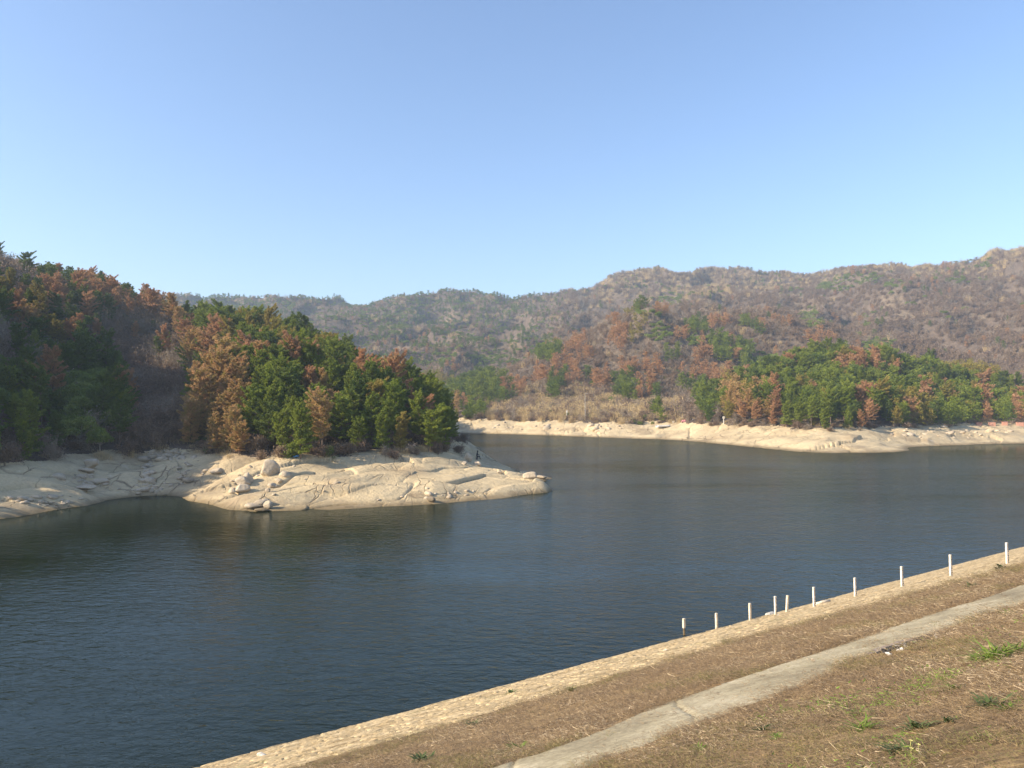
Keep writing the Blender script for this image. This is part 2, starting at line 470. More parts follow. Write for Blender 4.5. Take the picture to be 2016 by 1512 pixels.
ANG = np.concatenate([np.linspace(-84, -40, 70, endpoint=False), np.arange(-40, 40, .065), np.linspace(40, 60, 40)])
RAD = [46.0]
while RAD[-1] < 1700:
    r = RAD[-1]; RAD.append(r * (1.004 if r < 66 else 1.0019 if r < 128 else 1.0045 if r < 330 else 1.0065))
RAD = np.array(RAD); ANG = np.radians(ANG)
TH, RR = np.meshgrid(ANG, RAD)
GX, GY = RR * np.sin(TH), RR * np.cos(TH)
GZ = height(GX, GY)
GZ = np.maximum(GZ, -5)
nr, na = GX.shape
idx = np.arange(nr * na).reshape(nr, na)
TF = np.stack([idx[:-1, :-1], idx[:-1, 1:], idx[1:, 1:], idx[1:, :-1]], -1).reshape(-1, 4)
TV = np.stack([GX, GY, GZ], -1).reshape(-1, 3)
zf = TV[TF, 2].mean(1); cxf = TV[TF, 0].mean(1); cyf = TV[TF, 1].mean(1)
keep = (zf > -2.5)
brk = 4.3 + fbm(cxf, cyf, 6, 3, 71) * 1.1
isrock = zf < brk
shore = link('rocky_shore', submesh('rocky_shore', TV, TF, keep & isrock, M['rock'])); tag(shore, kind='structure')
hills = link('hillside_terrain', submesh('hillside_terrain', TV, TF, keep & ~isrock, M['hill'])); tag(hills, kind='structure')

_la = ANG; _lr = RAD
def ground(x, y):
    x = np.asarray(x, float); y = np.asarray(y, float)
    th = np.arctan2(x, y); r = np.hypot(x, y)
    i = np.clip(np.searchsorted(_lr, r) - 1, 0, nr - 2); j = np.clip(np.searchsorted(_la, th) - 1, 0, na - 2)
    a = np.clip((r - _lr[i]) / (_lr[i + 1] - _lr[i]), 0, 1); b = np.clip((th - _la[j]) / (_la[j + 1] - _la[j]), 0, 1)
    return (GZ[i, j] * (1 - a) + GZ[i + 1, j] * a) * (1 - b) + (GZ[i, j + 1] * (1 - a) + GZ[i + 1, j + 1] * a) * b

# lake bed / country reaching the horizon
def flat(name, poly, z, m, kind='structure'):
    me = bpy.data.meshes.new(name); me.from_pydata([(x, y, z) for x, y in poly], [], [tuple(range(len(poly)))])
    me.materials.append(m); o = link(name, me); tag(o, kind=kind); return o
flat('ground', [(-6000, -6000), (6000, -6000), (6000, 6000), (-6000, 6000)], -6.0, M['hill'])

# ------------------------------------------------------------------ water
TX, TY, NX, NY = .81926, .57342, .57342, -.81926       # along the dam, and up its slope
OX, OY = -9.27, 22.58
SLP = .395
def dam(t, n):
    return OX + t * TX + n * NX, OY + t * TY + n * NY
def water_mat():
    m, nt, p = mat('lake_water'); b = NB(nt)
    g = b.n('ShaderNodeNewGeometry'); pos = g.outputs['Position']
    p.inputs['Base Color'].default_value = (.009, .016, .010, 1)
    p.inputs['Roughness'].default_value = .05
    p.inputs['IOR'].default_value = 1.333
    p.inputs['Specular IOR Level'].default_value = .34
    w1 = b.noise(b.mapping(pos, (1.0, 1.9, 1), (0, 0, .25)), 1.15, 3, .55, .4)
    w2 = b.noise(b.mapping(pos, (1.0, 1.6, 1), (0, 0, -.35)), 4.2, 3, .55, .3)
    w0 = b.noise(b.mapping(pos, (1.0, 1.3, 1), (0, 0, .1)), .35, 2, .5)
    gust = b.maprange(b.noise(b.mapping(pos, (.35, 1.5, 1)), .03, 5, .65), .36, .64, .45, 1.25)
    # lee of the headland: calmer water in front of the cove
    dv = b.n('ShaderNodeVectorMath', operation='DISTANCE'); b.l(pos, dv.inputs[0]); dv.inputs[1].default_value = (-52, 78, 0)
    lee = b.maprange(dv.outputs['Value'], 12, 62, .22, 1.0)
    dv2 = b.n('ShaderNodeVectorMath', operation='DISTANCE'); b.l(pos, dv2.inputs[0]); dv2.inputs[1].default_value = (118, 178, 0)
    gust = b.math('MULTIPLY', b.math('MULTIPLY', gust, lee), b.maprange(dv2.outputs['Value'], 14, 42, .15, 1.0))
    h = b.math('ADD', b.math('MULTIPLY', w1, .55), b.math('MULTIPLY', w2, .16))
    h = b.math('ADD', h, b.math('MULTIPLY', w0, .3))
    bp = b.n('ShaderNodeBump'); bp.inputs['Distance'].default_value = .125
    bp.inputs['Strength'].default_value = 1.0; h_scale = gust
    b.l(b.math('MULTIPLY', h, h_scale), bp.inputs['Height'])
    # body colour of the lake under a reflecting, rippled surface
    df = b.n('ShaderNodeBsdfDiffuse'); df.inputs[0].default_value = (.0085, .0125, .0045, 1)
    gl_ = b.n('ShaderNodeBsdfGlossy'); gl_.inputs['Color'].default_value = (.91, .96, .97, 1); gl_.inputs['Roughness'].default_value = .07
    fr = b.n('ShaderNodeFresnel'); fr.inputs['IOR'].default_value = 1.333
    b.l(bp.outputs[0], fr.inputs['Normal']); b.l(bp.outputs[0], gl_.inputs['Normal'])
    mx = b.n('ShaderNodeMixShader'); b.l(b.math('MINIMUM', b.math('MULTIPLY', fr.outputs[0], .92), .275), mx.inputs[0])
    b.l(df.outputs[0], mx.inputs[1]); b.l(gl_.outputs[0], mx.inputs[2])
    b.l(mx.outputs[0], nt.nodes['Material Output'].inputs[0])
    return m
M['water'] = water_mat()
wp = [dam(-400, 3), dam(900, 3), (900, 700), (400, 900), (-400, 900), (-600, 300)]
flat('lake_water', wp, 0.0, M['water'])

# ------------------------------------------------------------------ dam slope
def slope_hit(px, py):
    a, b = ray(px, py)
    # n = (X-OX)*NX + (Y-OY)*NY ; z = .4 n
    n0 = -OX * NX - OY * NY; kn = a * NX + NY
    D = (EYE - SLP * n0) / (SLP * kn - b)
    x, y = a * D, D
    n = (x - OX) * NX + (y - OY) * NY; t = (x - OX) * TX + (y - OY) * TY
    return float(x), float(y), float(SLP * n), float(t), float(n)

ts = [-30.0]
while ts[-1] < 150:
    d = abs(ts[-1] - 3); ts.append(ts[-1] + max(.045, .006 * max(d - 4, 0)))
ts = np.array(ts)
nsl = [-3.0]
while nsl[-1] < 22.9:
    nsl.append(nsl[-1] + (.05 if nsl[-1] < 9 else .05))
nsl = np.array(nsl)
Tg, Ng = np.meshgrid(ts, nsl)

def band_edge(t):
    t = np.asarray(t, float)
    return 8.6 + 1.0 * smooth(12, 22, t) + 2.4 * smooth(23, 33, t) + fbm(t, t * 0 + 3.3, 6, 3, 81) * .9 + fbm(t, t * 0 + 1.3, 1.2, 2, 83) * .35
def path_edges(t):
    t = np.asarray(t, float)
    lo = 15.05 + .5 * smooth(3.9, 1.6, t) + .25 * smooth(10, 20, t) + fbm(t, t * 0 + 7.7, 4, 3, 85) * .15 + fbm(t, t * 0 + 2.2, .5, 3, 86) * .07
    hi = 17.30 - .45 * smooth(5.2, 6.2, t) * smooth(8.0, 7.0, t) + fbm(t, t * 0 + 11.7, 3.5, 3, 87) * .26 + fbm(t, t * 0 + 5.2, .45, 3, 88) * .10
    return lo, hi

def dam_height(T, N):
    z = SLP * N
    X, Y = dam(T, N)
    be = band_edge(T); lo, hi = path_edges(T)
    stone = smooth(be + .1, be - .25, N)
    # rough coursed stone facing
    nn = N + fbm(T, N * 1.5, 3.0, 2, 91) * .22 + fbm(T, N, .5, 2, 92) * .07
    row = np.floor(nn / .31); fr = nn / .31 - row
    off = (_hash(row, row * 0 + 5, 4) % 1000) / 1000.0
    tt = (T + fbm(T, N, .8, 2, 93) * .2) / 1.25 + off * 3; colm = np.floor(tt); fc = tt - colm
    hid = (_hash(row, colm, 9) % 1000) / 1000.0; hid2 = (_hash(row, colm, 19) % 1000) / 1000.0
    joint = np.minimum(np.minimum(fr, 1 - fr) * .31, np.minimum(fc, 1 - fc) * 1.25)
    js = smooth(0.0, .045, joint)
    zs = -.085 * (1 - js) + (hid - .5) * .03 + (hid2 - .3) * .06 * (fr - .5) + fbm(T, N, .22, 3, 95) * .02
    zs = zs + .03
    # turf
    zg = fbm(T * .5, N, 1.3, 4, 97) * .055 + fbm(T * .6, N, .22, 3, 98) * .03
    inpath = smooth(lo - .05, lo + .04, N) * smooth(hi + .05, hi - .04, N)
    zp = .0 + fbm(T, N, 3, 2, 99) * .02 + fbm(T, N, .15, 2, 100) * .006
    for c0 in (4.05, .95, 19.0):
        crk = np.abs(T - (c0 - .84 * (N - 15.1) + fbm(N, N * 0 + c0, .8, 3, 101) * .22))
        zp = zp - .04 * np.exp(-(crk / .03) ** 2)
    return z + stone * zs + (1 - stone) * (zg * (1 - inpath) + zp * inpath), stone, inpath
Zg, stoneW, pathW = dam_height(Tg, Ng)
Xg, Yg = dam(Tg, Ng)
DV = np.stack([Xg, Yg, Zg], -1).reshape(-1, 3)
a_, b_ = Tg.shape
ii = np.arange(a_ * b_).reshape(a_, b_)
DF = np.stack([ii[:-1, :-1], ii[1:, :-1], ii[1:, 1:], ii[:-1, 1:]], -1).reshape(-1, 4)[:, ::-1]
sw = stoneW.ravel()[DF].mean(1); pw = pathW.ravel()[DF].mean(1)

def dam_ground(t, n):
    return float(dam_height(np.array([[t]]), np.array([[n]]))[0][0, 0])

def stone_face_mat():
    m, nt, p = mat('rough_stone_facing'); b = NB(nt)
    g = b.n('ShaderNodeNewGeometry'); pos = g.outputs['Position']
    a = b.noise(b.mapping(pos, (1, 1, 1), (0, 0, .61)), 1.3, 5, .65)
    col = b.ramp(a, [(.32, (.34, .25, .13)), (.5, (.50, .385, .215)), (.68, (.60, .475, .28))])
    f = b.noise(pos, 9, 5, .7)
    col = b.mix(.6, col, b.ramp(f, [(.34, (.35, .32, .28)), (.58, (1.05, 1.05, 1.05))]), 'MULTIPLY')
    q = b.noise(pos, .5, 4, .6)
    col = b.mix(b.maprange(q, .58, .72, 0, .55), col, (.22, .20, .09))
    z = b.n('ShaderNodeSeparateXYZ'); b.l(pos, z.inputs[0])
    col = b.mix(b.maprange(b.math('ADD', z.outputs[2], b.math('MULTIPLY', a, -.12)), -.1, .06, .8, 0), col, (.10, .075, .045))
    b.l(col, p.inputs['Base Color']); p.inputs['Roughness'].default_value = .95
    bp = b.n('ShaderNodeBump'); bp.inputs['Strength'].default_value = .8; bp.inputs['Distance'].default_value = .05
    b.l(b.noise(pos, 5, 6, .7), bp.inputs['Height']); b.l(bp.outputs[0], p.inputs['Normal'])
    return m
def turf_mat():
    m, nt, p = mat('withered_turf'); b = NB(nt)
    g = b.n('ShaderNodeNewGeometry'); pos = g.outputs['Position']
    v = b.mapping(pos, (1, 3.2, 1), (0, 0, -.61))
    a = b.noise(pos, .55, 5, .65)
    s = b.noise(v, 3.0, 8, .78, .6)
    col = b.ramp(a, [(.33, (.155, .110, .070)), (.50, (.255, .185, .105)), (.62, (.37, .27, .15))])
    so = b.noise(pos, .8, 4, .6)
    col = b.mix(b.maprange(so, .60, .72, 0, .6), col, (.34, .19, .075))
    gr = b.noise(b.mapping(pos, (.5, 1.2, .8), (0, 0, -.61)), .6, 4, .6)
    col = b.mix(b.maprange(gr, .62, .74, 0, .45), col, (.16, .18, .05))
    col = b.mix(.85, col, b.ramp(s, [(.32, (.22, .20, .19)), (.5, (.8, .78, .75)), (.64, (1.45, 1.4, 1.25))]), 'MULTIPLY')
    b.l(col, p.inputs['Base Color']); p.inputs['Roughness'].default_value = 1.0
    p.inputs['Specular IOR Level'].default_value = .1
    bp = b.n('ShaderNodeBump'); bp.inputs['Strength'].default_value = 1; bp.inputs['Distance'].default_value = .06
    b.l(s, bp.inputs['Height']); b.l(bp.outputs[0], p.inputs['Normal'])
    return m
def path_mat():
    m, nt, p = mat('worn_concrete'); b = NB(nt)
    g = b.n('ShaderNodeNewGeometry'); pos = g.outputs['Position']
    a = b.noise(pos, .7, 6, .65)
    col = b.ramp(a, [(.33, (.22, .185, .115)), (.5, (.34, .295, .19)), (.66, (.46, .405, .28))])
    f = b.noise(pos, 11, 8, .8)
    col = b.mix(.75, col, b.ramp(f, [(.34, (.42, .40, .36)), (.6, (1.12, 1.12, 1.1))]), 'MULTIPLY')
    pt = b.noise(b.mapping(pos, (1, 2, 1), (0, 0, -.61)), 2.2, 5, .7)
    col = b.mix(b.maprange(pt, .56, .72, 0, .5), col, (.16, .12, .07))
    b.l(col, p.inputs['Base Color']); p.inputs['Roughness'].default_value = .95
    bp = b.n('ShaderNodeBump'); bp.inputs['Strength'].default_value = .6; bp.inputs['Distance'].default_value = .015
    b.l(f, bp.inputs['Height']); b.l(bp.outputs[0], p.inputs['Normal'])
    return m
M['facing'] = stone_face_mat(); M['turf'] = turf_mat(); M['path'] = path_mat()
tag(link('stone_facing', submesh('stone_facing', DV, DF, sw > .5, M['facing'])), kind='structure')
tag(link('embankment_ground', submesh('embankment_ground', DV, DF, (sw <= .5) & (pw <= .5), M['turf'])), kind='structure')
tag(link('path', submesh('path', DV, DF, (sw <= .5) & (pw > .5), M['path'])), kind='structure')
# crest and far side of the dam (behind the camera)
me = bpy.data.meshes.new('crest_ground')
cr = [(22.85, 9.0), (23.2, 9.4), (29, 9.4), (55, -6.2)]
vv = []
for t in (-60, 200):
    for n, z in cr: vv.append((*dam(t, n), z))
me.from_pydata(vv, [], [(i, i + 1, i + 5, i + 4) for i in range(3)]); me.materials.append(M['turf'])
tag(link('crest_ground', me), kind='structure')

# ------------------------------------------------------------------ plants: mesh builders
def blades(C, D, L, W, rng, curl=0.0):
    """thin triangles: centres C, unit directions D, lengths L, widths W"""
    n = len(C)
    a = rng.normal(size=(n, 3)); s = np.cross(D, a); s /= np.linalg.norm(s, axis=1)[:, None] + 1e-9
    V = np.empty((n, 3, 3))
    V[:, 0] = C - s * W[:, None] / 2; V[:, 1] = C + s * W[:, None] / 2
    V[:, 2] = C + D * L[:, None] + np.array([0, 0, -1]) * (curl * L)[:, None]
    return V.reshape(-1, 3), np.arange(3 * n).reshape(n, 3)

def unit(v): return v / (np.linalg.norm(v, axis=-1, keepdims=True) + 1e-9)

def pine(seed, H=8.0, R=2.3, cb=.22, thin=1.0, lod=0, shape=0):
    rng = np.random.default_rng(seed)
    bend = rng.normal(size=2) * .04 * H
    def axis(z): u = z / H; return np.array([bend[0] * u * u, bend[1] * u * u, z])
    wood = []
    zs = np.linspace(-.6, H * .97, 7)
    wood.append(tube([axis(z) for z in zs], [max(.012 * H * (1.25 - u), .02) for u in np.linspace(0, 1.15, 7)], 6 if lod == 0 else 3))
    C = []; D = []
    step = (.34 if lod == 0 else .75) * H / 8
    z = cb * H
    az0 = rng.random() * 6.28
    lean = rng.normal(size=2) * .22
    while z < H * .99:
        u = (z - cb * H) / (H - cb * H)
        if shape == 0: prof = (1 - u) ** .5 * (.66 + .34 * min(1, u * 3)) + .08
        elif shape == 1: prof = math.sqrt(max(0, 1 - (u * 1.0 - .42) ** 2 / .40)) * .95 + .10
        else: prof = (1 - u) ** .38 * min(1, .42 + u * 1.6) + .10
        nb = rng.integers(4, 7) if lod == 0 else rng.integers(4, 6)
        lvl = .66 + .5 * rng.random()
        for k in range(nb):
            if rng.random() > thin: continue
            az = az0 + k * 6.283 / nb + rng.normal() * .35
            L = R * prof * lvl * (.55 + .55 * rng.random()) * (1 + lean[0] * math.cos(az) + lean[1] * math.sin(az))
            if L < .15: L = .15
            el = math.radians(2 + 44 * u + rng.normal() * 11)
            d = np.array([math.cos(az) * math.cos(el), math.sin(az) * math.cos(el), math.sin(el)])
            p0 = axis(z)
            p1 = p0 + d * L * .55; p2 = p0 + d * L + np.array([0, 0, .12 * L])
            if lod == 0 and L > .7:
                wood.append(tube([p0, p1, p2], [.035, .022, .008], 3))
            m = max(2, int(L / (.22 if lod == 0 else .5)))
            side = np.cross(d, [0, 0, 1]); side /= np.linalg.norm(side) + 1e-9
            for s in np.linspace(.30, 1.0, m):
                c = p0 + d * L * s + np.array([0, 0, .12 * L * s * s])
                spread = .32 * L * (1.15 - s) + .08
                nn = 4 if lod == 0 else 2
                for q in range(nn):
                    cc = c + side * rng.uniform(-1, 1) * spread + np.array([0, 0, rng.uniform(-.05, .12)])
                    C.append(cc); D.append(unit(d * .6 + np.array([0, 0, .55]) + rng.normal(size=3) * .2))
        z += step * (.8 + .4 * rng.random()); az0 += 1.1
    C = np.array(C); D = np.array(D)
    nb = 11 if lod == 0 else 7
    Cn = np.repeat(C, nb, 0); Dn = unit(np.repeat(D, nb, 0) * .55 + rng.normal(size=(len(C) * nb, 3)) * .75)
    Dn[:, 2] = np.where(Dn[:, 2] < -.35, -Dn[:, 2], Dn[:, 2])
    sz = (.25 if lod == 0 else .60) * (H / 8) ** .5
    L = sz * rng.uniform(.6, 1.2, len(Cn)); W = np.full(len(Cn), (.085 if lod == 0 else .22)) * rng.uniform(.7, 1.3, len(Cn))
    V, T = blades(Cn + rng.normal(size=Cn.shape) * .05, Dn, L, W, rng)
    wv, wq = join_vq(wood)
    return V, T, wv, wq

def broadleaf(seed, H=6.5, R=2.6, lod=0):
    rng = np.random.default_rng(seed)
    wood = [tube([(0, 0, -.6), (.1, 0, H * .25), (0, .1, H * .5)], [.13, .11, .06], 6 if lod == 0 else 3)]
    C = []; D = []
    nl = 15 if lod == 0 else 8
    for i in range(nl):
        az = rng.random() * 6.28; rr = R * math.sqrt(rng.random()) * .68
        zc = H * (.42 + .42 * rng.random() * (1 - rr / R * .6))
        c = np.array([math.cos(az) * rr, math.sin(az) * rr, zc]); rad = R * rng.uniform(.26, .44)
        if lod == 0: wood.append(tube([(0, 0, H * .3), c * .6 + np.array([0, 0, H * .12]), c], [.07, .04, .012], 3))
        m = int((330 if lod == 0 else 80) * (rad / R / .35) ** 2)
        d = unit(rng.normal(size=(m, 3))); d[:, 2] = np.where(d[:, 2] < -.4, -d[:, 2], d[:, 2])
        C.append(c + d * rad * rng.uniform(.7, 1.08, (m, 1)) * np.array([1, 1, .8])); D.append(unit(d * .5 + rng.normal(size=(m, 3)) * .6))
    C = np.concatenate(C); D = np.concatenate(D)
    s = .24 if lod == 0 else .5
    V, T = blades(C, D, s * rng.uniform(.7, 1.3, len(C)), s * .75 * rng.uniform(.7, 1.2, len(C)), rng)
    wv, wq = join_vq(wood)
    return V, T, wv, wq

def bare(seed, H=3.4, R=1.8, lod=0, leafy=.5):
    rng = np.random.default_rng(seed)
    n = 60 if lod == 0 else 26
    az = rng.random(n) * 6.28; el = np.radians(90 - np.abs(rng.normal(size=n)) * 30)
    d = np.stack([np.cos(az) * np.cos(el), np.sin(az) * np.cos(el), np.sin(el)], 1)
    L = H * rng.uniform(.5, 1.0, n)
    L = np.minimum(L, R / np.maximum(np.cos(el), .2) * 1.1)
    base = np.stack([rng.normal(size=n) * .25, rng.normal(size=n) * .25, np.full(n, -.2)], 1)
    k = 8 if lod == 0 else 6
    s = rng.uniform(.3, .98, (n, k))
    tb = base[:, None] + d[:, None] * (L[:, None] * s)[..., None]
    td = unit(d[:, None] * .7 + rng.normal(size=(n, k, 3)) * .5)
    C = tb.reshape(-1, 3); D = td.reshape(-1, 3)
    sc1 = 1.0 if lod == 0 else 1.7
    V1, T1 = blades(base, d, L, np.full(n, .045 * sc1), rng)
    V2, T2 = blades(C, D, rng.uniform(.4, .9, len(C)) * H / 3.4, np.full(len(C), .035 * sc1), rng)
    m = int(n * k * (1.6 if lod == 0 else 1.3) * leafy)
    i = rng.integers(0, len(C), m)
    C3 = C[i] + D[i] * rng.uniform(0, .8, (m, 1)) + rng.normal(size=(m, 3)) * .12
    V3, T3 = blades(C3, unit(rng.normal(size=(m, 3)) + [0, 0, .4]), np.full(m, .22 * sc1), np.full(m, .13 * sc1), rng)
    V = np.concatenate([V1, V2, V3]); T = np.concatenate([T1, T2 + len(V1), T3 + len(V1) + len(V2)])
    return V, T

def reed(seed, H=3.0, n=110, spread=.8, W=.05, plume=True):
    rng = np.random.default_rng(seed)
    b = np.stack([rng.normal(size=n) * spread * .5, rng.normal(size=n) * spread * .5, np.full(n, -.2)], 1)
    d = unit(np.stack([rng.normal(size=n) * .16, rng.normal(size=n) * .16, np.ones(n)], 1) + b * [.15, .15, 0])
    L = H * rng.uniform(.6, 1.05, n)
    V1, T1 = blades(b, d, L, np.full(n, W), rng, .03)
    m = n * 2
    i = rng.integers(0, n, m); s = rng.uniform(.25, .95, m)
    C = b[i] + d[i] * (L[i] * s)[:, None]
    V2, T2 = blades(C, unit(d[i] * .8 + rng.normal(size=(m, 3)) * .45), rng.uniform(.35, .8, m) * H / 3, np.full(m, W * 1.3), rng, .15)
    return np.concatenate([V1, V2]), np.concatenate([T1, T2 + len(V1)])

def tuft(seed, n=26, L0=.10, W=.006, lay=1.0, spread=.07, up=.35):
    rng = np.random.default_rng(seed)
    b = np.stack([rng.normal(size=n) * spread, rng.normal(size=n) * spread, rng.uniform(-.005, .03, n)], 1)
    d = unit(np.stack([rng.normal(size=n) * lay, rng.normal(size=n) * lay, np.abs(rng.normal(size=n)) * up + .12], 1))
    return blades(b, d, L0 * rng.uniform(.5, 1.3, n), np.full(n, W) * rng.uniform(.7, 1.5, n), rng, .12)

# hidden source collections for the uncountable cover
def src(coll, i, V, T, m, wood=None, wm=None):
    if wood is not None:
        wv, wq = wood
        wq = np.asarray(wq); tri = np.concatenate([wq[:, [0, 1, 2]], wq[:, [0, 2, 3]]])
        F_ = np.concatenate([T, tri + len(V)]); VV = np.concatenate([V, wv])
        mi = np.concatenate([np.zeros(len(T)), np.ones(len(tri))])
        me = mesh_np('src', VV, F_, False, [m, wm], mi)
    else:
        me = mesh_np('src', V, T, False, [m])
    o = bpy.data.objects.new('src_%02d_%s' % (i, coll.name), me); coll.objects.link(o); return o

def scatter(name, label, cat, coll, P, rot, scl, idx_):
    me = bpy.data.meshes.new(name)
    n = len(P); me.vertices.add(n); me.vertices.foreach_set('co', np.ascontiguousarray(P, np.float32).ravel())
    a = me.attributes.new('irot', 'FLOAT_VECTOR', 'POINT'); a.data.foreach_set('vector', np.ascontiguousarray(rot, np.float32).ravel())
    a = me.attributes.new('iscl', 'FLOAT_VECTOR', 'POINT'); a.data.foreach_set('vector', np.ascontiguousarray(scl, np.float32).ravel())
    a = me.attributes.new('iidx', 'INT', 'POINT'); a.data.foreach_set('value', np.ascontiguousarray(idx_, np.int32))
    o = link(name, me); tag(o, label, cat, kind='stuff')
    ng = bpy.data.node_groups.new(name, 'GeometryNodeTree')
    ng.interface.new_socket('Geometry', in_out='INPUT', socket_type='NodeSocketGeometry')
    ng.interface.new_socket('Geometry', in_out='OUTPUT', socket_type='NodeSocketGeometry')
    N = ng.nodes; gi = N.new('NodeGroupInput'); go = N.new('NodeGroupOutput')
    ci = N.new('GeometryNodeCollectionInfo'); ci.inputs[0].default_value = coll
    ci.inputs['Separate Children'].default_value = True; ci.inputs['Reset Children'].default_value = True
    ip = N.new('GeometryNodeInstanceOnPoints'); ip.inputs['Pick Instance'].default_value = True
    def attr(nm, dt):
        x = N.new('GeometryNodeInputNamedAttribute'); x.data_type = dt; x.inputs[0].default_value = nm; return x.outputs[0]
    er = N.new('FunctionNodeEulerToRotation')
    L = ng.links
    L.new(gi.outputs[0], ip.inputs['Points']); L.new(ci.outputs[0], ip.inputs['Instance'])
    L.new(attr('iidx', 'INT'), ip.inputs['Instance Index'])
    L.new(attr('irot', 'FLOAT_VECTOR'), er.inputs[0]); L.new(er.outputs[0], ip.inputs['Rotation'])
    L.new(attr('iscl', 'FLOAT_VECTOR'), ip.inputs['Scale'])
    L.new(ip.outputs[0], go.inputs[0])
    md = o.modifiers.new('scatter', 'NODES'); md.node_group = ng
    return o

# ------------------------------------------------------------------ where what grows
# kinds: 0 green pine, 1 dark pine, 2 olive pine, 3 rust pine, 4 orange pine, 5 broadleaf, 6 brown shrub, 7 grey bare shrub, 8 reed
RUST = [(190, 575, 60, 32), (110, 590, 45, 25), (45, 600, 45, 25), (295, 590, 26, 24), (285, 645, 25, 20), (10, 585, 22, 22), (240, 775, 14, 35), (185, 660, 16, 20), (150, 845, 15, 25),
        (365, 655, 28, 26), (425, 700, 22, 25), (430, 745, 18, 40), (505, 725, 32, 22), (600, 755, 14, 26), (680, 690, 22, 18), (717, 750, 18, 20), (715, 790, 15, 15),
        (1215, 655, 32, 36), (1140, 690, 38, 34), (1115, 725, 34, 26), (1060, 735, 30, 18), (1010, 755, 32, 18), (915, 790, 20, 14), (1300, 602, 14, 9), (1290, 720, 30, 22),
        (1385, 685, 20, 40), (1345, 660, 16, 14), (1360, 725, 22, 16), (1425, 735, 26, 26), (1395, 725, 20, 18), (1270, 755, 26, 24), (1415, 627, 24, 14), (1520, 617, 16, 14), (1470, 620, 14, 9), (1450, 705, 14, 12), (1240, 720, 20, 20), (1180, 740, 24, 16), (1640, 640, 14, 26), (1620, 660, 30, 10),
        (1675, 718, 32, 24), (1705, 800, 20, 26), (1820, 780, 20, 15), (1945, 795, 20, 24), (2005, 795, 16, 24), (1945, 755, 20, 14), (1470, 820, 22, 22), (1760, 740, 14, 10), (1530, 800, 14, 30), (1725, 715, 14, 12), (1915, 690, 14, 9),
        (1690, 530, 22, 12), (1865, 522, 20, 8), (790, 680, 60, 14), (900, 715, 22, 10), (830, 660, 40, 12), (730, 650, 30, 10)]
ORANGE = [(345, 620, 20, 25), (385, 690, 28, 24), (440, 800, 42, 60), (395, 815, 22, 45), (475, 830, 28, 38), (440, 860, 45, 28), (380, 860, 14, 20), (650, 790, 26, 20), (640, 820, 18, 20), (530, 740, 14, 30), (1500, 790, 26, 22), (1440, 780, 16, 20), (790, 745, 16, 10), (890, 790, 16, 14), (60, 640, 20, 20)]
OLIVE = [(95, 640, 38, 30), (10, 580, 25, 20), (345, 610, 16, 30), (540, 660, 20, 14), (620, 715, 30, 12), (640, 700, 26, 10), (90, 740, 18, 15), (1800, 800, 40, 18), (1230, 830, 20, 20), (1450, 800, 30, 40), (1910, 730, 60, 12), (860, 740, 40, 14), (1250, 640, 22, 30)]
GREENR = [(1262, 608, 16, 12), (1370, 640, 22, 14), (1410, 672, 32, 16), (1445, 690, 40, 16), (1490, 712, 36, 20), (1245, 770, 22, 12), (1285, 762, 18, 12), (1380, 770, 15, 26), (1405, 790, 20, 30), (1425, 762, 12, 12),
          (960, 760, 60, 26), (900, 780, 40, 24), (1080, 690, 26, 12), (1100, 740, 24, 14), (930, 810, 34, 16), (1000, 700, 18, 8), (1295, 800, 12, 12), (1090, 760, 14, 14), (1350, 745, 14, 12), (1230, 745, 14, 12), (1480, 630, 20, 8), (1220, 752, 16, 18), (1320, 690, 20, 12)]
LEAFR = [(1300, 650, 26, 20), (1592, 615, 18, 13), (1600, 632, 20, 10), (1500, 705, 36, 14), (1730, 672, 30, 14), (1890, 552, 20, 10), (1830, 470, 1, 1), (1650, 560, 40, 10), (1690, 545, 50, 12), (1760, 555, 20, 8), (1940, 520, 20, 6), (185, 760, 45, 32), (145, 790, 40, 30), (90, 735, 30, 18), (1350, 830, 20, 10), (1375, 660, 18, 16),
         (1320, 585, 26, 12), (1280, 610, 26, 9), (1250, 650, 8, 8), (520, 600, 60, 8), (1005, 665, 10, 10), (700, 640, 1, 1), (620, 655, 60, 16), (650, 690, 50, 14), (870, 700, 40, 12), (960, 700, 40, 10)]
GREYL = [(250, 720, 75, 60), (290, 640, 45, 45), (220, 650, 60, 40), (320, 800, 60, 60), (350, 760, 35, 50), (40, 520, 60, 18), (90, 560, 60, 16), (300, 870, 50, 20), (20, 660, 25, 35), (150, 700, 25, 25), (690, 860, 26, 20)]

def inside(lst, px, py, f=1.0):
    r = np.full(px.shape, 9.0)
    for cx, cy, rx, ry in lst:
        r = np.minimum(r, ((px - cx) / (rx * f)) ** 2 + ((py - cy) / (ry * f)) ** 2)
    return r < 1

rg = np.random.default_rng(77)
def sample_cells(r0, r1, sp, a0=-38.5, a1=38.5):
    area = (r1 * r1 - r0 * r0) / 2 * math.radians(a1 - a0)
    n = int(area / (sp * sp))
    th = np.radians(rg.uniform(a0, a1, n)); r = np.sqrt(rg.uniform(r0 * r0, r1 * r1, n))
    return r * np.sin(th), r * np.cos(th)

# screen of the terrain along every line of sight, to skip what no one could see
ELV = (GZ - EYE) / RR
RUNMAX = np.maximum.accumulate(ELV, axis=0)
def seen(x, y, z, top):
    th = np.arctan2(x, y); r = np.hypot(x, y)
    i = np.clip(np.searchsorted(_lr, r) - 3, 0, nr - 1); j = np.clip(np.searchsorted(_la, th), 0, na - 1)
    return (z + top - EYE) / r > RUNMAX[i, j] + .0005

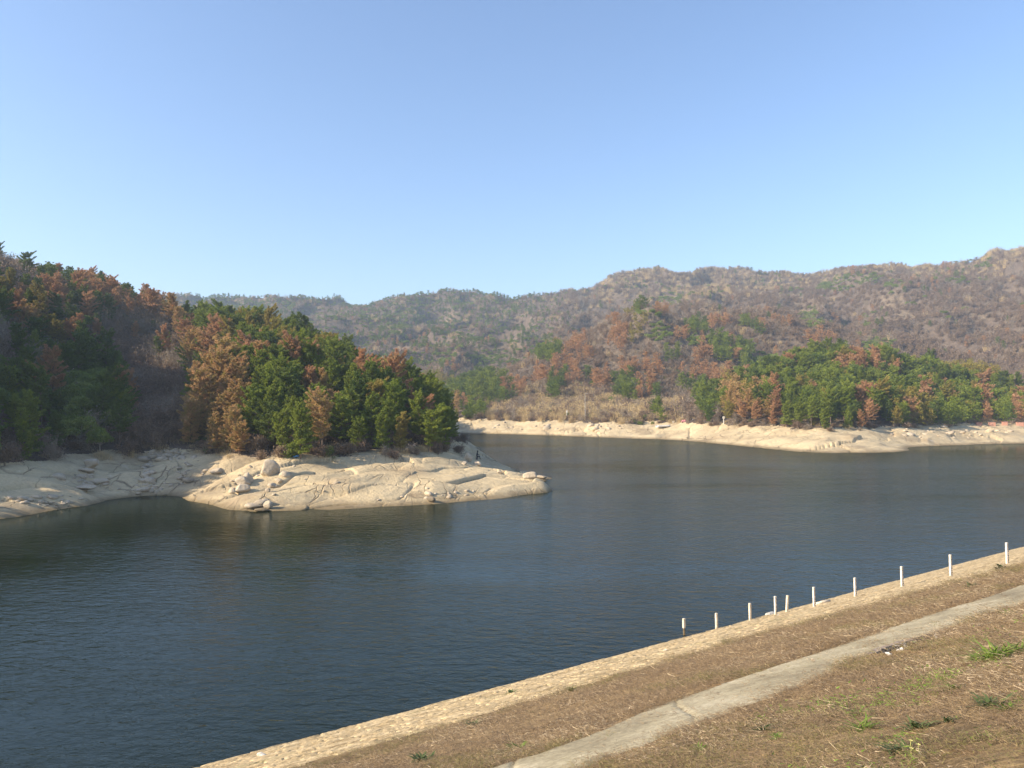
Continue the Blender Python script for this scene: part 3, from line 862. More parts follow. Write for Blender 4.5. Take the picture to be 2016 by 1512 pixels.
def thin_out(x, y, pri, dmin):
    """greedy blue-noise thinning; dmin per point"""
    order = np.argsort(pri); cell = dmin.max(); G = {}; keepi = []
    for i in order:
        cx, cy = int(x[i] // cell), int(y[i] // cell); ok = True
        for a in (-1, 0, 1):
            for b in (-1, 0, 1):
                for j in G.get((cx + a, cy + b), ()):
                    if (x[i] - x[j]) ** 2 + (y[i] - y[j]) ** 2 < dmin[i] ** 2: ok = False; break
                if not ok: break
            if not ok: break
        if ok: G.setdefault((cx, cy), []).append(i); keepi.append(i)
    return np.array(keepi)

def classify(x, y, z):
    """kind of plant for each spot"""
    px, py = project(np.stack([x, y, z + 4], -1))
    r = np.hypot(x, y); u = rg.random(len(x)); kk = np.full(len(x), 6)
    A = (x < 5) & (y < 300) & (x < 5 - (y - 100) * .12)
    left = A & (px < 385 - 0 * py); head = A & ~left
    pinehill = ~A & (r < 345) & (px > 1432 - (py > 790) * 12) & (x > 70)
    rusthill = ~A & (r < 470) & ~pinehill
    far = ~A & (r >= 470)
    # headland
    kk = np.where(head, np.where(u < .66, 0, np.where(u < .84, 1, np.where(u < .90, 2, np.where(u < .96, 5, 3)))), kk)
    kk = np.where(left, np.where(u < .38, 1, np.where(u < .50, 0, np.where(u < .54, 5, np.where(u < .62, 3, np.where(u < .85, 6, 7))))), kk)
    kk = np.where(pinehill, np.where(u < .58, 0, np.where(u < .84, 1, np.where(u < .91, 2, np.where(u < .94, 5, np.where(u < .98, 3, 6))))), kk)
    kk = np.where(rusthill, np.where(u < .55, 6, np.where(u < .92, 7, np.where(u < .95, 3, np.where(u < .97, 1, 8)))), kk)
    reeds = rusthill & (px > 940) & (px < 1345) & (py > 732 + .13 * (px - 1000)) & (py < 826)
    kk = np.where(reeds, np.where(u < .62, 8, np.where(u < .85, 6, 7)), kk)
    nz = fbm(x, y, 60, 3, 201); g = smooth(1180, 1000, px)
    pgreen = np.clip(.12 + .62 * g + nz * .9, .02, .9) * (.5 + .5 * g)
    kk = np.where(far, np.where(u < pgreen * .6, 1, np.where(u < pgreen, 5, np.where(u < pgreen + (1 - pgreen) * .48, 6, np.where(u < pgreen + (1 - pgreen) * (.90 - .06 * g), 7, np.where(u < pgreen + (1 - pgreen) * .95, 8, 3))))), kk)
    umber = far & (px > 1440) & (r < 830)
    kk = np.where(umber & (kk >= 7) & (rg.random(len(x)) < .62), 6, kk)
    topgrass = far & ~umber & (px > 1180) & (py < 590)
    kk = np.where(topgrass & (u > .72), 8, kk)
    u2 = rg.random(len(x))
    def put(lst, kind, pr, m=None, f=1.0):
        nonlocal kk
        c = inside(lst, px, py, f) & (u2 < pr)
        if m is not None: c &= m
        kk = np.where(c, kind, kk)
    put(GREYL, np.where(rg.random(len(x)) < .15, 7, 6), .90, left)
    lowl = left & (px < 240) & (py > 700)
    kk = np.where(lowl & (rg.random(len(x)) < .85), np.where(rg.random(len(x)) < .6, 1, np.where(rg.random(len(x)) < .5, 5, 0)), kk)
    put(OLIVE, 2, .75); put(GREENR, np.where(rg.random(len(x)) < .5, 0, 1), .85, rusthill)
    put(LEAFR, 5, .85, ~head & ~pinehill)
    put(RUST, 3, .62, left, .85); put(RUST, 3, .85, head, .9); put(RUST, 3, .70, pinehill, .9); put(RUST, 3, .66, rusthill, .85); put(RUST, 3, .3, far); put(ORANGE, 4, .85)
    # the very edge of the wood is brush
    return kk, px, py, left, head, pinehill, rusthill, far

# candidates
X, Y = [], []
for r0, r1, sp in ((66, 150, 1.15), (150, 345, 1.5), (345, 560, 2.2), (560, 1120, 2.7)):
    x, y = sample_cells(r0, r1, sp, -38.5, 48); X.append(x); Y.append(y)
offx, offy = sample_cells(72, 190, 2.2, -74, -38.5); X.append(offx); Y.append(offy)      # wood going on beside the frame, towards the sun
X = np.concatenate(X); Y = np.concatenate(Y)
Z = ground(X, Y)
PX, PY = project(np.stack([X, Y, Z], -1))
ok = (Z > 4.0 + fbm(X, Y, 8, 2, 71) * .8) & ((PX > -70) | ((X < -40) & (Y > 40) & (Y < 150) & (Z > 5))) & (PX < 2620)
X, Y, Z = X[ok], Y[ok], Z[ok]
kk, PX, PY, mL, mH, mP, mR, mF = classify(X, Y, Z)
R_ = np.hypot(X, Y)
dmin = np.where(kk <= 5, 3.0, 2.1)
dmin = np.where(mH | mP, np.where(kk <= 5, 2.6, 2.0), dmin)
dmin = np.where(mL & (kk <= 5), 2.8, dmin)
dmin = np.where(mR, np.where(kk <= 5, 2.7, 1.7), dmin)
dmin = dmin * np.where(R_ > 560, 1.15, np.where(R_ > 345, 1.1, 1.0))
pri = rg.random(len(X))
ki = thin_out(X, Y, pri, dmin)
X, Y, Z, kk, PX, PY, mL, mH, mP, mR, mF, R_ = [a[ki] for a in (X, Y, Z, kk, PX, PY, mL, mH, mP, mR, mF, R_)]
v = seen(X, Y, Z, np.where(kk <= 5, 8.0, 3.5)) | (PX < -70)
X, Y, Z, kk, PX, PY, mL, mH, mP, mR, mF, R_ = [a[v] for a in (X, Y, Z, kk, PX, PY, mL, mH, mP, mR, mF, R_)]
n = len(X)
size = rg.uniform(.72, 1.18, n)
low = smooth(4.2, 6.5, Z)                                  # smaller at the edge of the wood
size *= .72 + .28 * low
size = np.where(mR & (kk <= 5), size * .88, size)
size = np.where(mL & (kk <= 4), size * .92, size)
size = np.where(mL & (kk >= 6), size * 1.35, size)
size = np.where(mF, size * np.where(kk <= 4, .62, np.where(kk == 5, .85, 1.45)), size)
rotz = rg.uniform(0, 6.283, n)
print('plants', n)

# pine / broadleaf variants (near ones as things)
PINES = [pine(101, 8.2, 2.3, .14, .92, 0, 0), pine(102, 8.8, 2.2, .26, .88, 0, 2), pine(103, 7.4, 2.6, .20, .85, 0, 1), pine(104, 8.4, 2.5, .42, .8, 0, 1),
         pine(105, 7.4, 2.3, .08, .92, 0, 2), pine(106, 9.2, 2.3, .36, .74, 0, 1), pine(107, 7.8, 2.5, .16, .82, 0, 0), pine(108, 8.5, 2.1, .12, .85, 0, 0)]
LEAFS = [broadleaf(201, 6.5, 2.7), broadleaf(202, 5.6, 2.9)]
CK = {0: 'green', 1: 'dark', 2: 'olive', 3: 'rust', 4: 'orange', 5: 'leaf'}
proto_mesh = {}
for vi, (V, T, wv, wq) in enumerate(PINES):
    wm = mesh_np('pine_trunk', wv, wq, True, [M['bark']])
    for c in range(5):
        proto_mesh[('p', vi, c)] = (mesh_np('pine_crown', V, T, False, [M[CK[c]]]), wm)
for vi, (V, T, wv, wq) in enumerate(LEAFS):
    proto_mesh[('l', vi, 5)] = (mesh_np('leaf_crown', V, T, False, [M['leaf']]), mesh_np('leaf_trunk', wv, wq, True, [M['barkgrey']]))

is_tree = kk <= 5
app = np.where(is_tree, size / R_, 0)
inframe = (PX > -25) & (PX < 2041)
app = np.where(inframe, app, 0)
# hide those buried behind nearer crowns: keep one per small picture cell first
order = np.argsort(-app)
picked = []
grid = {}
for i in order:
    if app[i] <= 0: break
    tall = 8 * size[i]
    _, ty = project(np.array([X[i], Y[i], Z[i] + tall * .9]))
    w_ = 1.7 * size[i] / R_[i] * F
    key = [(int((PX[i] + a * w_ * .55) // 9), int((ty + b * 9) // 9)) for a in (-1, 0, 1) for b in (0, 1)]
    vis = sum(1 for k_ in key if k_ not in grid)
    hgt = tall / R_[i] * F
    if vis >= 2:
        picked.append(i)
    cx0, cx1 = int((PX[i] - w_ * .8) // 9), int((PX[i] + w_ * .8) // 9)
    for a in range(cx0, cx1 + 1):
        for b in range(int((ty + hgt * .08) // 9), int((ty + hgt) // 9) + 1): grid[(a, b)] = 1
    if len(picked) >= 330: break
picked = picked[:330]
print('individual trees', len(picked), 'far edge', max(R_[i] for i in picked))
pset = np.zeros(n, bool); pset[picked] = True

ORD = ['first', 'second', 'third', 'fourth', 'fifth', 'sixth', 'seventh', 'eighth', 'ninth', 'tenth', 'eleventh', 'twelfth', 'thirteenth', 'fourteenth', 'fifteenth', 'sixteenth',
       'seventeenth', 'eighteenth', 'nineteenth', 'twentieth']
CW = {0: 'green', 1: 'dark green', 2: 'yellow-olive', 3: 'rust-red dead', 4: 'orange-brown dying', 5: 'round leafy'}
buckets = {}
for i in picked:
    z = Z[i]
    if mH[i]:
        sec = ('above cove mouth' if PX[i] < 455 else 'behind lone boulder' if PX[i] < 590 else 'behind cracked slabs' if PX[i] < 730 else 'by seated angler')
        row = 'edge row' if z < 7 else 'lower rows' if z < 12 else 'middle rows' if z < 20 else 'upper rows' if z < 28 else 'crest'
        reg = 'headland'
    elif mL[i]:
        sec = 'beyond grey boulder' if PX[i] < 150 else 'by dark gully'
        row = 'edge row' if z < 9 else 'lower slope' if z < 20 else 'middle slope' if z < 36 else 'upper slope' if z < 50 else 'skyline'
        reg = 'shadowed hill'
    elif mP[i]:
        sec = 'by side valley' if PX[i] < 1560 else 'above rock nose' if PX[i] < 1740 else 'above red-block bay'
        row = 'edge row' if z < 7 else 'lower rows' if z < 13 else 'middle rows' if z < 20 else 'top rows'
        reg = 'far knoll'
    else:
        sec = 'near dry reeds' if PX[i] < 1200 else 'above beached boat'
        row = 'lower slope' if z < 20 else 'middle slope' if z < 38 else 'upper slope'
        reg = 'rusty hill'
    buckets.setdefault((reg, row, sec, int(kk[i])), []).append(i)
protos = {}
def plant(i, label, group):
    c = int(kk[i])
    key = ('l', int(i) % 2, 5) if c == 5 else ('p', int(i) % 8, c)
    name = 'broadleaf_tree' if c == 5 else 'dead_pine' if c in (3, 4) else 'pine_tree'
    if key not in protos:
        root = bpy.data.objects.new(name, None); sc.collection.objects.link(root); root['category'] = 'tree'
        cm, tm = proto_mesh[key]
        link('trunk', tm, root); link('crown', cm, root); protos[key] = root
    else:
        src_ = protos[key]; root = src_.copy(); sc.collection.objects.link(root)
        for ch in src_.children:
            c2 = ch.copy(); sc.collection.objects.link(c2); c2.parent = root
    root.empty_display_size = .3
    root.location = (X[i], Y[i], Z[i] - .1); root.rotation_euler = (0, 0, rotz[i])
    s = size[i]; root.scale = (s * (.9 + .25 * ((i * 37) % 10) / 10), s * (.9 + .25 * ((i * 37) % 10) / 10), s)
    root['label'] = label; root['group'] = group
FROM = {'headland': 'the cove', 'shadowed hill': 'the gully', 'far knoll': 'the side valley', 'rusty hill': 'the headland'}
for (reg, row, sec, c), lst in buckets.items():
    lst.sort(key=lambda i: -PX[i] if reg == 'shadowed hill' else PX[i])
    noun = 'tree' if c == 5 else 'pine'
    for k_, i in enumerate(lst):
        if len(lst) == 1: lab = 'only %s %s, %s %s, %s' % (CW[c], noun, reg, row, sec)
        else: lab = '%s %s %s from %s, %s %s, %s' % (ORD[min(k_, 19)], CW[c], noun, FROM[reg], reg, row, sec)
        plant(i, lab, {'headland': 'trees on the rocky headland', 'shadowed hill': 'trees on the shadowed hill', 'far knoll': 'trees on the far pine knoll', 'rusty hill': 'trees on the rusty hill'}[reg])

# the rest of the wood: uncountable cover
cw = bpy.data.collections.new('wood_src')
k = 0; LUT = {}
def add_src(kind, items):
    global k
    LUT[kind] = (k, len(items))
    for it in items: src(cw, k, *it); k += 1
mp = [pine(301, 7.6, 2.7, .15, .9, 1, 0), pine(302, 7.6, 3.0, .22, .85, 1, 1), pine(303, 8.0, 2.8, .2, .8, 1, 2)]
for c in range(5): add_src(c, [(V, T, M[CK[c]], (wv, wq), M['bark']) for V, T, wv, wq in mp])
add_src(5, [(V, T, M['leaf'], (wv, wq), M['barkgrey']) for V, T, wv, wq in (broadleaf(311, 6, 2.8, 1), broadleaf(312, 5.4, 2.6, 1))])
add_src(6, [(*bare(321 + i, 3.4, 2.0, 1, 1.6), M['brown']) for i in range(3)])
add_src(7, [(*bare(331 + i, 4.0, 1.7, 1, .25), M['grey']) for i in range(3)])
add_src(8, [(*reed(341 + i, 3.2, 60, 1.4, .11), M['tan']) for i in range(2)])
# near versions
hp = [(V, T, M[CK[c]], (wv, wq), M['bark']) for c in range(5) for V, T, wv, wq in (PINES[0], PINES[2], PINES[5])]
for c in range(5): add_src(10 + c, hp[c * 3:c * 3 + 3])
add_src(15, [(V, T, M['leaf'], (wv, wq), M['barkgrey']) for V, T, wv, wq in LEAFS])
add_src(16, [(*bare(421 + i, 3.2, 1.9, 0, 1.4), M['brown']) for i in range(3)])
add_src(17, [(*bare(431 + i, 4.2, 1.6, 0, .15), M['grey']) for i in range(3)])
add_src(18, [(*reed(441 + i, 3.0, 110, 1.2), M['tan']) for i in range(2)])

def lut(kinds, near):
    out = np.zeros(len(kinds), int); rr_ = rg.integers(0, 1000, len(kinds))
    for j in range(len(kinds)):
        a, b = LUT[int(kinds[j]) + (10 if near[j] else 0)]; out[j] = a + rr_[j] % b
    return out
def do_scatter(name, label, cat, m, scale_mul=1.0):
    i = np.where(m)[0]
    if not len(i): return
    ix = lut(kk[i], R_[i] < 230)
    s = size[i] * scale_mul
    w_ = rg.uniform(.9, 1.2, len(i))
    scatter(name, label, cat, cw, np.stack([X[i], Y[i], Z[i] - .1], -1), np.stack([rg.normal(size=len(i)) * .04, rg.normal(size=len(i)) * .04, rotz[i]], -1),
            np.stack([s * w_, s * w_, s], -1), ix)
rest = ~pset
do_scatter('headland_woods', 'close-set pines and brush filling the headland wood between its single trees', 'woods', rest & mH)
do_scatter('shadowed_woods', 'dim brown brush and pines covering the shadowed hill around its single trees', 'woods', rest & mL)
do_scatter('knoll_woods', 'green pines filling the knoll across the lake behind the pale rock nose', 'woods', rest & mP)
do_scatter('rusty_hill_woods', 'brown brush, reeds and reddish pines covering the rusty hill across the water', 'woods', rest & mR)
do_scatter('distant_woods', 'hazy brown and green scrub forest over the distant mountain ridges', 'woods', rest & mF)

# understorey brush + dry grass along the edge of the rock
ux, uy = [], []
for r0, r1, sp in ((66, 150, 1.5), (150, 345, 2.4)):
    x, y = sample_cells(r0, r1, sp); ux.append(x); uy.append(y)
ux = np.concatenate(ux); uy = np.concatenate(uy); uz = ground(ux, uy)
edge_n = 4.0 + fbm(ux, uy, 5, 3, 71) * 1.3
o1 = (uz > edge_n - .1) & (uz < 40)
ux, uy, uz = ux[o1], uy[o1], uz[o1]
v = seen(ux, uy, uz, 2.0); ux, uy, uz = ux[v], uy[v], uz[v]
fringe = uz < 7
cu = bpy.data.collections.new('brush_src')
bl = [bare(501, 1.7, 1.3, 0, 1.8), bare(502, 1.5, 1.4, 0, .8), bare(503, 2.0, 1.2, 0, .3), reed(504, 1.5, 90, 1.0, .035), reed(505, 1.1, 80, 1.2, .03), bare(506, 1.4, 1.4, 0, 2.2)]
for i, (b_, m_) in enumerate(zip(bl, ['brown', 'brown', 'grey', 'tan', 'tan', 'dark'])): src(cu, i, *b_, M[m_])
q = rg.random(len(ux))
ii_ = np.where(fringe, np.select([q < .25, q < .40, q < .52, q < .76, q < .94], [0, 1, 2, 3, 4], 5), np.select([q < .40, q < .70, q < .86, q < .92], [0, 1, 2, 3], 5))
s = rg.uniform(.6, 1.25, len(ux)) * np.where(fringe, .85, 1.1)
scatter('brushwood', 'dry brown brush and grass fringe along the top of the pale rock', 'brush', cu, np.stack([ux, uy, uz - .05], -1),
        np.stack([rg.normal(size=len(ux)) * .1, rg.normal(size=len(ux)) * .1, rg.uniform(0, 6.28, len(ux))], -1), np.stack([s, s, s * rg.uniform(.7, 1.2, len(ux))], -1), ii_)

# ------------------------------------------------------------------ dry grass on the dam
cg = bpy.data.collections.new('grass_src')
gl = [(tuft(601, 34, .060, .004, 1.3, .07, .3), 'straw'), (tuft(602, 30, .075, .004, 1.5, .08, .25), 'straw'), (tuft(603, 30, .045, .005, 1.2, .08, .3), 'straw'), (tuft(604, 14, .10, .0035, .8, .05, .7), 'straw'), (tuft(605, 30, .055, .004, 1.0, .07, .45), 'straw2'),
      (tuft(606, 3, .18, .005, 2.2, .16, .10), 'pale'), (tuft(607, 30, .07, .010, 1.0, .08, .5), 'weed'), (tuft(608, 26, .05, .006, 1.2, .08, .3), 'pale')]
for i, (b_, m_) in enumerate(gl): src(cg, i, *b_, M[m_])
GT, GN = [], []
def gsample(n_, t0, t1, n0, n1):
    return rg.uniform(t0, t1, n_), rg.uniform(n0, n1, n_)
for n_, t0, t1, n0, n1 in ((42000, -4, 11, 13.5, 22.6), (26000, -3, 22, 5.0, 17), (20000, 8, 32, 5.5, 22.5), (14000, 25, 90, 6, 22.5)):
    t, nn_ = gsample(n_, t0, t1, n0, n1); GT.append(t); GN.append(nn_)
GT = np.concatenate(GT); GN = np.concatenate(GN)
lo, hi = path_edges(GT); be = band_edge(GT)
fade = np.clip((GN - be + .5) / 1.2, 0, 1)
okg = (rg.random(len(GT)) < fade) & ~((GN > lo + .02) & (GN < hi - .06) & (rg.random(len(GT)) < .985))
bare_soil = fbm(*dam(GT, GN), 1.4, 3, 301) > .22
okg &= ~(bare_soil & (rg.random(len(GT)) < .75))
GT, GN = GT[okg], GN[okg]
gx, gy = dam(GT, GN); gz = dam_height(GT[None], GN[None])[0][0]
D_ = np.hypot(gx, gy)
gs = np.clip(.6 + D_ / 20, .8, 3.0) * rg.uniform(.7, 1.25, len(gx))
q = rg.random(len(gx)); greeny = (fbm(gx, gy, 4, 3, 303) > .18) | (np.abs(GN - band_edge(GT)) < .9)
gi_ = np.select([q < .30, q < .55, q < .78, q < .86, q < .90], [0, 1, 2, 3, 5], np.where(greeny, 4, 1))
gi_ = np.where(greeny & (q > .6), 4, gi_)
weedy = fbm(gx, gy, 1.6, 4, 305) + .25 * smooth(18, 20, GN) > .34
gi_ = np.where(weedy & (q > .45) & (q < .56) & (GN > 16), 6, gi_)
gi_ = np.where((fbm(gx, gy, 2.4, 3, 307) > .12) & (q > .64) & (q < .78), 7, gi_)
gi_ = np.where((q > .9) & (q < .92), 5, gi_)
tilt = math.atan(SLP)
scatter('dry_grass', 'matted withered grass covering the dam slope on both sides of the path', 'grass', cg, np.stack([gx, gy, gz - .005], -1),
        np.stack([rg.normal(size=len(gx)) * .15, rg.normal(size=len(gx)) * .15, rg.uniform(0, 6.28, len(gx))], -1), np.stack([gs, gs, gs * .7], -1), gi_)

# ------------------------------------------------------------------ weeds, one by one
def weed_mesh(seed, n=26, L=.22, W=.018, up=1.0):
    rng = np.random.default_rng(seed)
    parts = []; o = 0; V = []; T = []
    for i in range(n):
        az = rng.random() * 6.28; e = rng.uniform(.25, 1.3) * up
        d = np.array([math.cos(az), math.sin(az), 0]); Li = L * rng.uniform(.5, 1.2); w = W * rng.uniform(.7, 1.3)
        s_ = np.array([-math.sin(az), math.cos(az), 0]) * w
        p = np.array([rng.normal() * .03, rng.normal() * .03, -.01]); pts = []
        for q_ in range(4):
            f = q_ / 3; pts.append(p + d * Li * f * math.cos(e * (1 - f * .5)) + np.array([0, 0, Li * (f * math.sin(e) - .45 * f * f)]))
        ww = [.6, 1.0, .75, .05]
        for q_ in range(4): V += [pts[q_] - s_ * ww[q_], pts[q_] + s_ * ww[q_]]
        for q_ in range(3): T.append((o + 2 * q_, o + 2 * q_ + 1, o + 2 * q_ + 3, o + 2 * q_ + 2))
        o += 8
    return np.array(V), np.array(T)
def put_weed(px, py, s, label, m='weed', n=26, L=.22, W=.018, seed=0, up=1.0, name='weed_clump', cat='weed'):
    x, y, z, t, n_ = slope_hit(px, py)
    V, T = weed_mesh(seed + int(px), int(n * 2.0), L * .85, W * .5, up)
    o = link(name, mesh_np(name, V * s, T, True, [M[m]]), None, (x, y, dam_ground(t, n_) - .01))
    o.rotation_euler = (-tilt * .5, 0, 0); tag(o, label, cat, 'green weeds on the dam slope'); return o
W_ = [(1960, 1300, 1.5, 'largest bright green grass clump, upslope of the charred scraps', 'weed', 70, .30, .010),
      (2000, 1285, 1.2, 'green grass clump just beyond the largest bright clump', 'weed', 50, .28, .010),
      (1925, 1297, 1.0, 'low sparse green grass beside the largest bright clump', 'weed', 36, .24, .009),
      (1990, 1210, 1.1, 'low green grass growing over the upslope edge of the path', 'weed', 60, .24, .009),
      (1797, 1316, .75, 'small bright green weed alone between the path and large clump', 'weed', 24, .2, .02),
      (1880, 1358, .9, 'spreading green weed below the large bright clump', 'weed', 30, .22, .016),
      (1505, 1438, .9, 'dark green broad weed closest to the cracked end of path', 'bluegreen', 22, .2, .022),
      (1532, 1457, .7, 'flat bright weed just below the dark weed near the crack', 'weed', 22, .18, .018),
      (1697, 1408, .8, 'bright green weed above the taller spiky one on bare turf', 'weed', 26, .2, .018),
      (1697, 1440, .9, 'tall spiky green weed standing below another bright weed', 'weed', 26, .3, .012),
      (1630, 1418, .7, 'thin olive weed to the cove side of the spiky weed pair', 'straw2', 26, .22, .012),
      (1805, 1438, .9, 'dark green low weed on turf midway along the lower slope', 'bluegreen', 26, .18, .022),
      (1870, 1424, .7, 'small dark weed between two larger dark weeds', 'bluegreen', 22, .18, .018),
      (1950, 1390, 1.0, 'wide patch of dark green leaves below the spreading weed', 'bluegreen', 44, .22, .018),
      (1985, 1398, .8, 'green leaf patch at the end of the wide dark patch', 'weed', 36, .2, .016),
      (1775, 1482, 1.0, 'dark weed patch with pale flower heads near it', 'bluegreen', 40, .18, .018),
      (1380, 1478, .7, 'small green weed below the path crack', 'weed', 22, .2, .014),
      (1430, 1268, 1.2, 'spiky green tuft on the turf edge by the gauge posts', 'straw2', 46, .36, .010),
      (832, 1500, 1.1, 'dark bushy weed on turf near the picture foot', 'bluegreen', 60, .2, .03),
      (933, 1428, 1.3, 'small dark weed just above the stone facing', 'bluegreen', 34, .2, .024),
      (1008, 1366, 1.2, 'dark stubby weed growing out of the stone facing', 'bluegreen', 28, .2, .03),
      (1128, 1362, 1.2, 'brownish weed at the edge of the stone facing', 'straw2', 28, .22, .02),
      (1917, 1157, 2.0, 'grey-green weed on the turf by the tallest-standing gauge posts', 'bluegreen', 34, .2, .03),
      (1972, 1122, 2.2, 'faint grey-green weed beside the last gauge post', 'bluegreen', 34, .2, .03),
      (1022, 1470, 1.2, 'tiny bright weed in the turf below the path end', 'weed', 24, .18, .018)]
for i, (px, py, s, lab, m_, n_, L, W) in enumerate(W_): put_weed(px, py, s * 1.25, lab, m_, n_, L, W, i)
# pale flower heads
def flower(px, py, lab):
    x, y, z, t, n_ = slope_hit(px, py); zz = dam_ground(t, n_)
    bm = bmesh.new(); 
    for k_ in range(7):
        a = k_ * .9; vv_ = [bm.verts.new((math.cos(a + d_) * r_, math.sin(a + d_) * r_, .13 + h_)) for d_, r_, h_ in ((0, .004, 0), (-.3, .026, .012), (0, .034, .016), (.3, .026, .012))]
        bm.faces.new(vv_)
    bmesh.ops.create_cone(bm, cap_ends=True, segments=6, radius1=.004, radius2=.003, depth=.13, matrix=__import__('mathutils').Matrix.Translation((0, 0, .065)))
    me = bpy.data.meshes.new('wild_flower'); bm.to_mesh(me); bm.free(); me.materials.append(M['petal'])
    o = link('wild_flower', me, None, (x, y, zz)); o.scale = (.55, .55, .45); tag(o, lab, 'flower', 'pale yellow flowers on the dam slope')
M['petal'] = simple_mat('pale_petal', (.75, .72, .25), .7)
flower(1793, 1478, 'pale yellow flower topmost of the group by the dark weed')
flower(1808, 1484, 'pale yellow flower farthest from the dark weed patch')
flower(1794, 1492, 'pale yellow flower lowest of the group by dark weed')

# ------------------------------------------------------------------ gauge posts
M['white'] = simple_mat('weathered_white_paint', (.72, .69, .62), .8, scale=11, c2=(.42, .38, .30))
M['wood'] = simple_mat('pale_weathered_post', (.66, .60, .49), .9, scale=12, c2=(.44, .38, .28))
M['red'] = simple_mat('faded_dark_marks', (.10, .10, .16), .7)
M['conc'] = simple_mat('post_concrete', (.55, .52, .46), .9, scale=12, c2=(.36, .34, .30), bump=.4)
def box_bm(bm, sx, sy, z0, z1, ox=0, oy=0, bev=.006):
    r = bmesh.ops.create_cube(bm, size=1.0)
    for v_ in r['verts']:
        v_.co.x = v_.co.x * sx + ox; v_.co.y = v_.co.y * sy + oy; v_.co.z = z0 if v_.co.z < 0 else z1
    es = list({e for v_ in r['verts'] for e in v_.link_edges})
    if bev: bmesh.ops.bevel(bm, geom=es, offset=bev, segments=1, affect='EDGES')
def bm_obj(name, bm, m, parent=None, loc=None):
    me = bpy.data.meshes.new(name); bm.to_mesh(me); bm.free(); me.materials.append(m); return link(name, me, parent, loc)
posts = [(1347, 1250, 1218, 'w', 'short pale wooden gauge post standing alone in the water'),
         (1411, 1236, 1205, 'w', 'pale gauge post right at the waterline, first on land'),
         (1477, 1222, 1189, 'w', 'pale gauge post between the waterline post and the rubble'),
         (1527, 1209, 1174, 'g', 'marked white gauge post rising from the broken concrete pieces'),
         (1549, 1203, 1172, 'l', 'leaning unmarked tan post next to the broken concrete'),
         (1603, 1195, 1157, 'g', 'marked white gauge post with a fallen post at its foot'),
         (1684, 1175, 1139, 'g', 'marked white gauge post, next uphill of the fallen post'),
         (1776, 1156, 1117, 'g', 'marked white gauge post midway between fallen post and last post'),
         (1872, 1135, 1094, 'g', 'marked white gauge post, second from the last uphill'),
         (1983, 1110, 1070, 'g', 'marked white gauge post, last and highest on the slope')]
for px, pb, pt, kd, lab in posts:
    if kd == 'w' and px == 1347:
        x, y, z = on_z(px, pb, 0); t = n_ = None; zz = -1.2; z0 = 0
    else:
        x, y, z, t, n_ = slope_hit(px, pb)
        lim = {1411: .3, 1477: .7, 1527: 1.2, 1549: 1.5, 1603: 2.0, 1684: 2.6, 1776: 3.2, 1872: 4.2, 1983: 5.4}[px]
        if n_ < lim:
            n_ = lim; a_q = ray(px, pb)[0]                    # stands on the stones just above the waterline
            y = (n_ + OX * NX + OY * NY) / (a_q * NX + NY); x = a_q * y; t = (x - OX) * TX + (y - OY) * TY
        zz = dam_ground(t, n_)
    h = (pb - pt) * y / F
    root = bpy.data.objects.new('gauge_post', None); sc.collection.objects.link(root); root.location = (x, y, max(zz, 0) if px == 1347 else zz)
    tag(root, lab, 'post', 'water gauge posts on the dam')
    ang = math.atan2(-x, y) * 0 + .45
    if kd == 'g':
        bm = bmesh.new(); box_bm(bm, .10, .09, -.35, h); bm_obj('post_shaft', bm, M['white'], root)
        bm = bmesh.new()
        for q_ in range(int(h / .1)):
            if q_ % 2: box_bm(bm, .055, .004, .03 + q_ * .1, .03 + q_ * .1 + .05, .03, -.0475, 0)
            else: box_bm(bm, .03, .004, .03 + q_ * .1, .03 + q_ * .1 + .03, .045, -.0475, 0)
        bm_obj('gauge_marks', bm, M['red'], root)
        ang = .35
    elif px == 1347:
        bm = bmesh.new(); box_bm(bm, .12, .11, .32, h, 0, 0, .012); bm_obj('post_shaft', bm, M['wood'], root)
        v_, q2 = tube([(0, 0, -1.2), (.005, 0, 0), (0, 0, .33)], [.05, .045, .055], 8)
        link('worn_stub', mesh_np('worn_stub', v_, q2, True, [M['wetrock']]), root)
    else:
        bm = bmesh.new(); box_bm(bm, .105, .10, -.35, h, 0, 0, .012)
        bmesh.ops.subdivide_edges(bm, edges=bm.edges[:], cuts=2)
        rn = random.Random(px)
        for v_ in bm.verts: v_.co.x += rn.uniform(-.006, .006); v_.co.y += rn.uniform(-.006, .006)
        bm_obj('post_shaft', bm, M['wood'], root)
    root.rotation_euler = (0, math.radians(5 if kd == 'l' else -1.2), ang)
# fallen post
p0 = slope_hit(1605, 1193); p1 = slope_hit(1634, 1186)
v_, q2 = tube([(p0[0], p0[1], p0[2] + .08), ((p0[0] + p1[0]) / 2, (p0[1] + p1[1]) / 2, (p0[2] + p1[2]) / 2 + .10), (p1[0], p1[1], p1[2] + .08)], [.07, .075, .07], 6)
c0 = np.arange(6)[::-1]; V2 = v_
fp = mesh_np('fallen_post', V2, np.array(q2), False, [M['wood']])
bm = bmesh.new(); bm.from_mesh(fp); bmesh.ops.holes_fill(bm, edges=[e for e in bm.edges if e.is_boundary]); bm.to_mesh(fp); bm.free()
tag(link('fallen_post', fp), 'fallen pale post lying on the stones beside a gauge post', 'post')

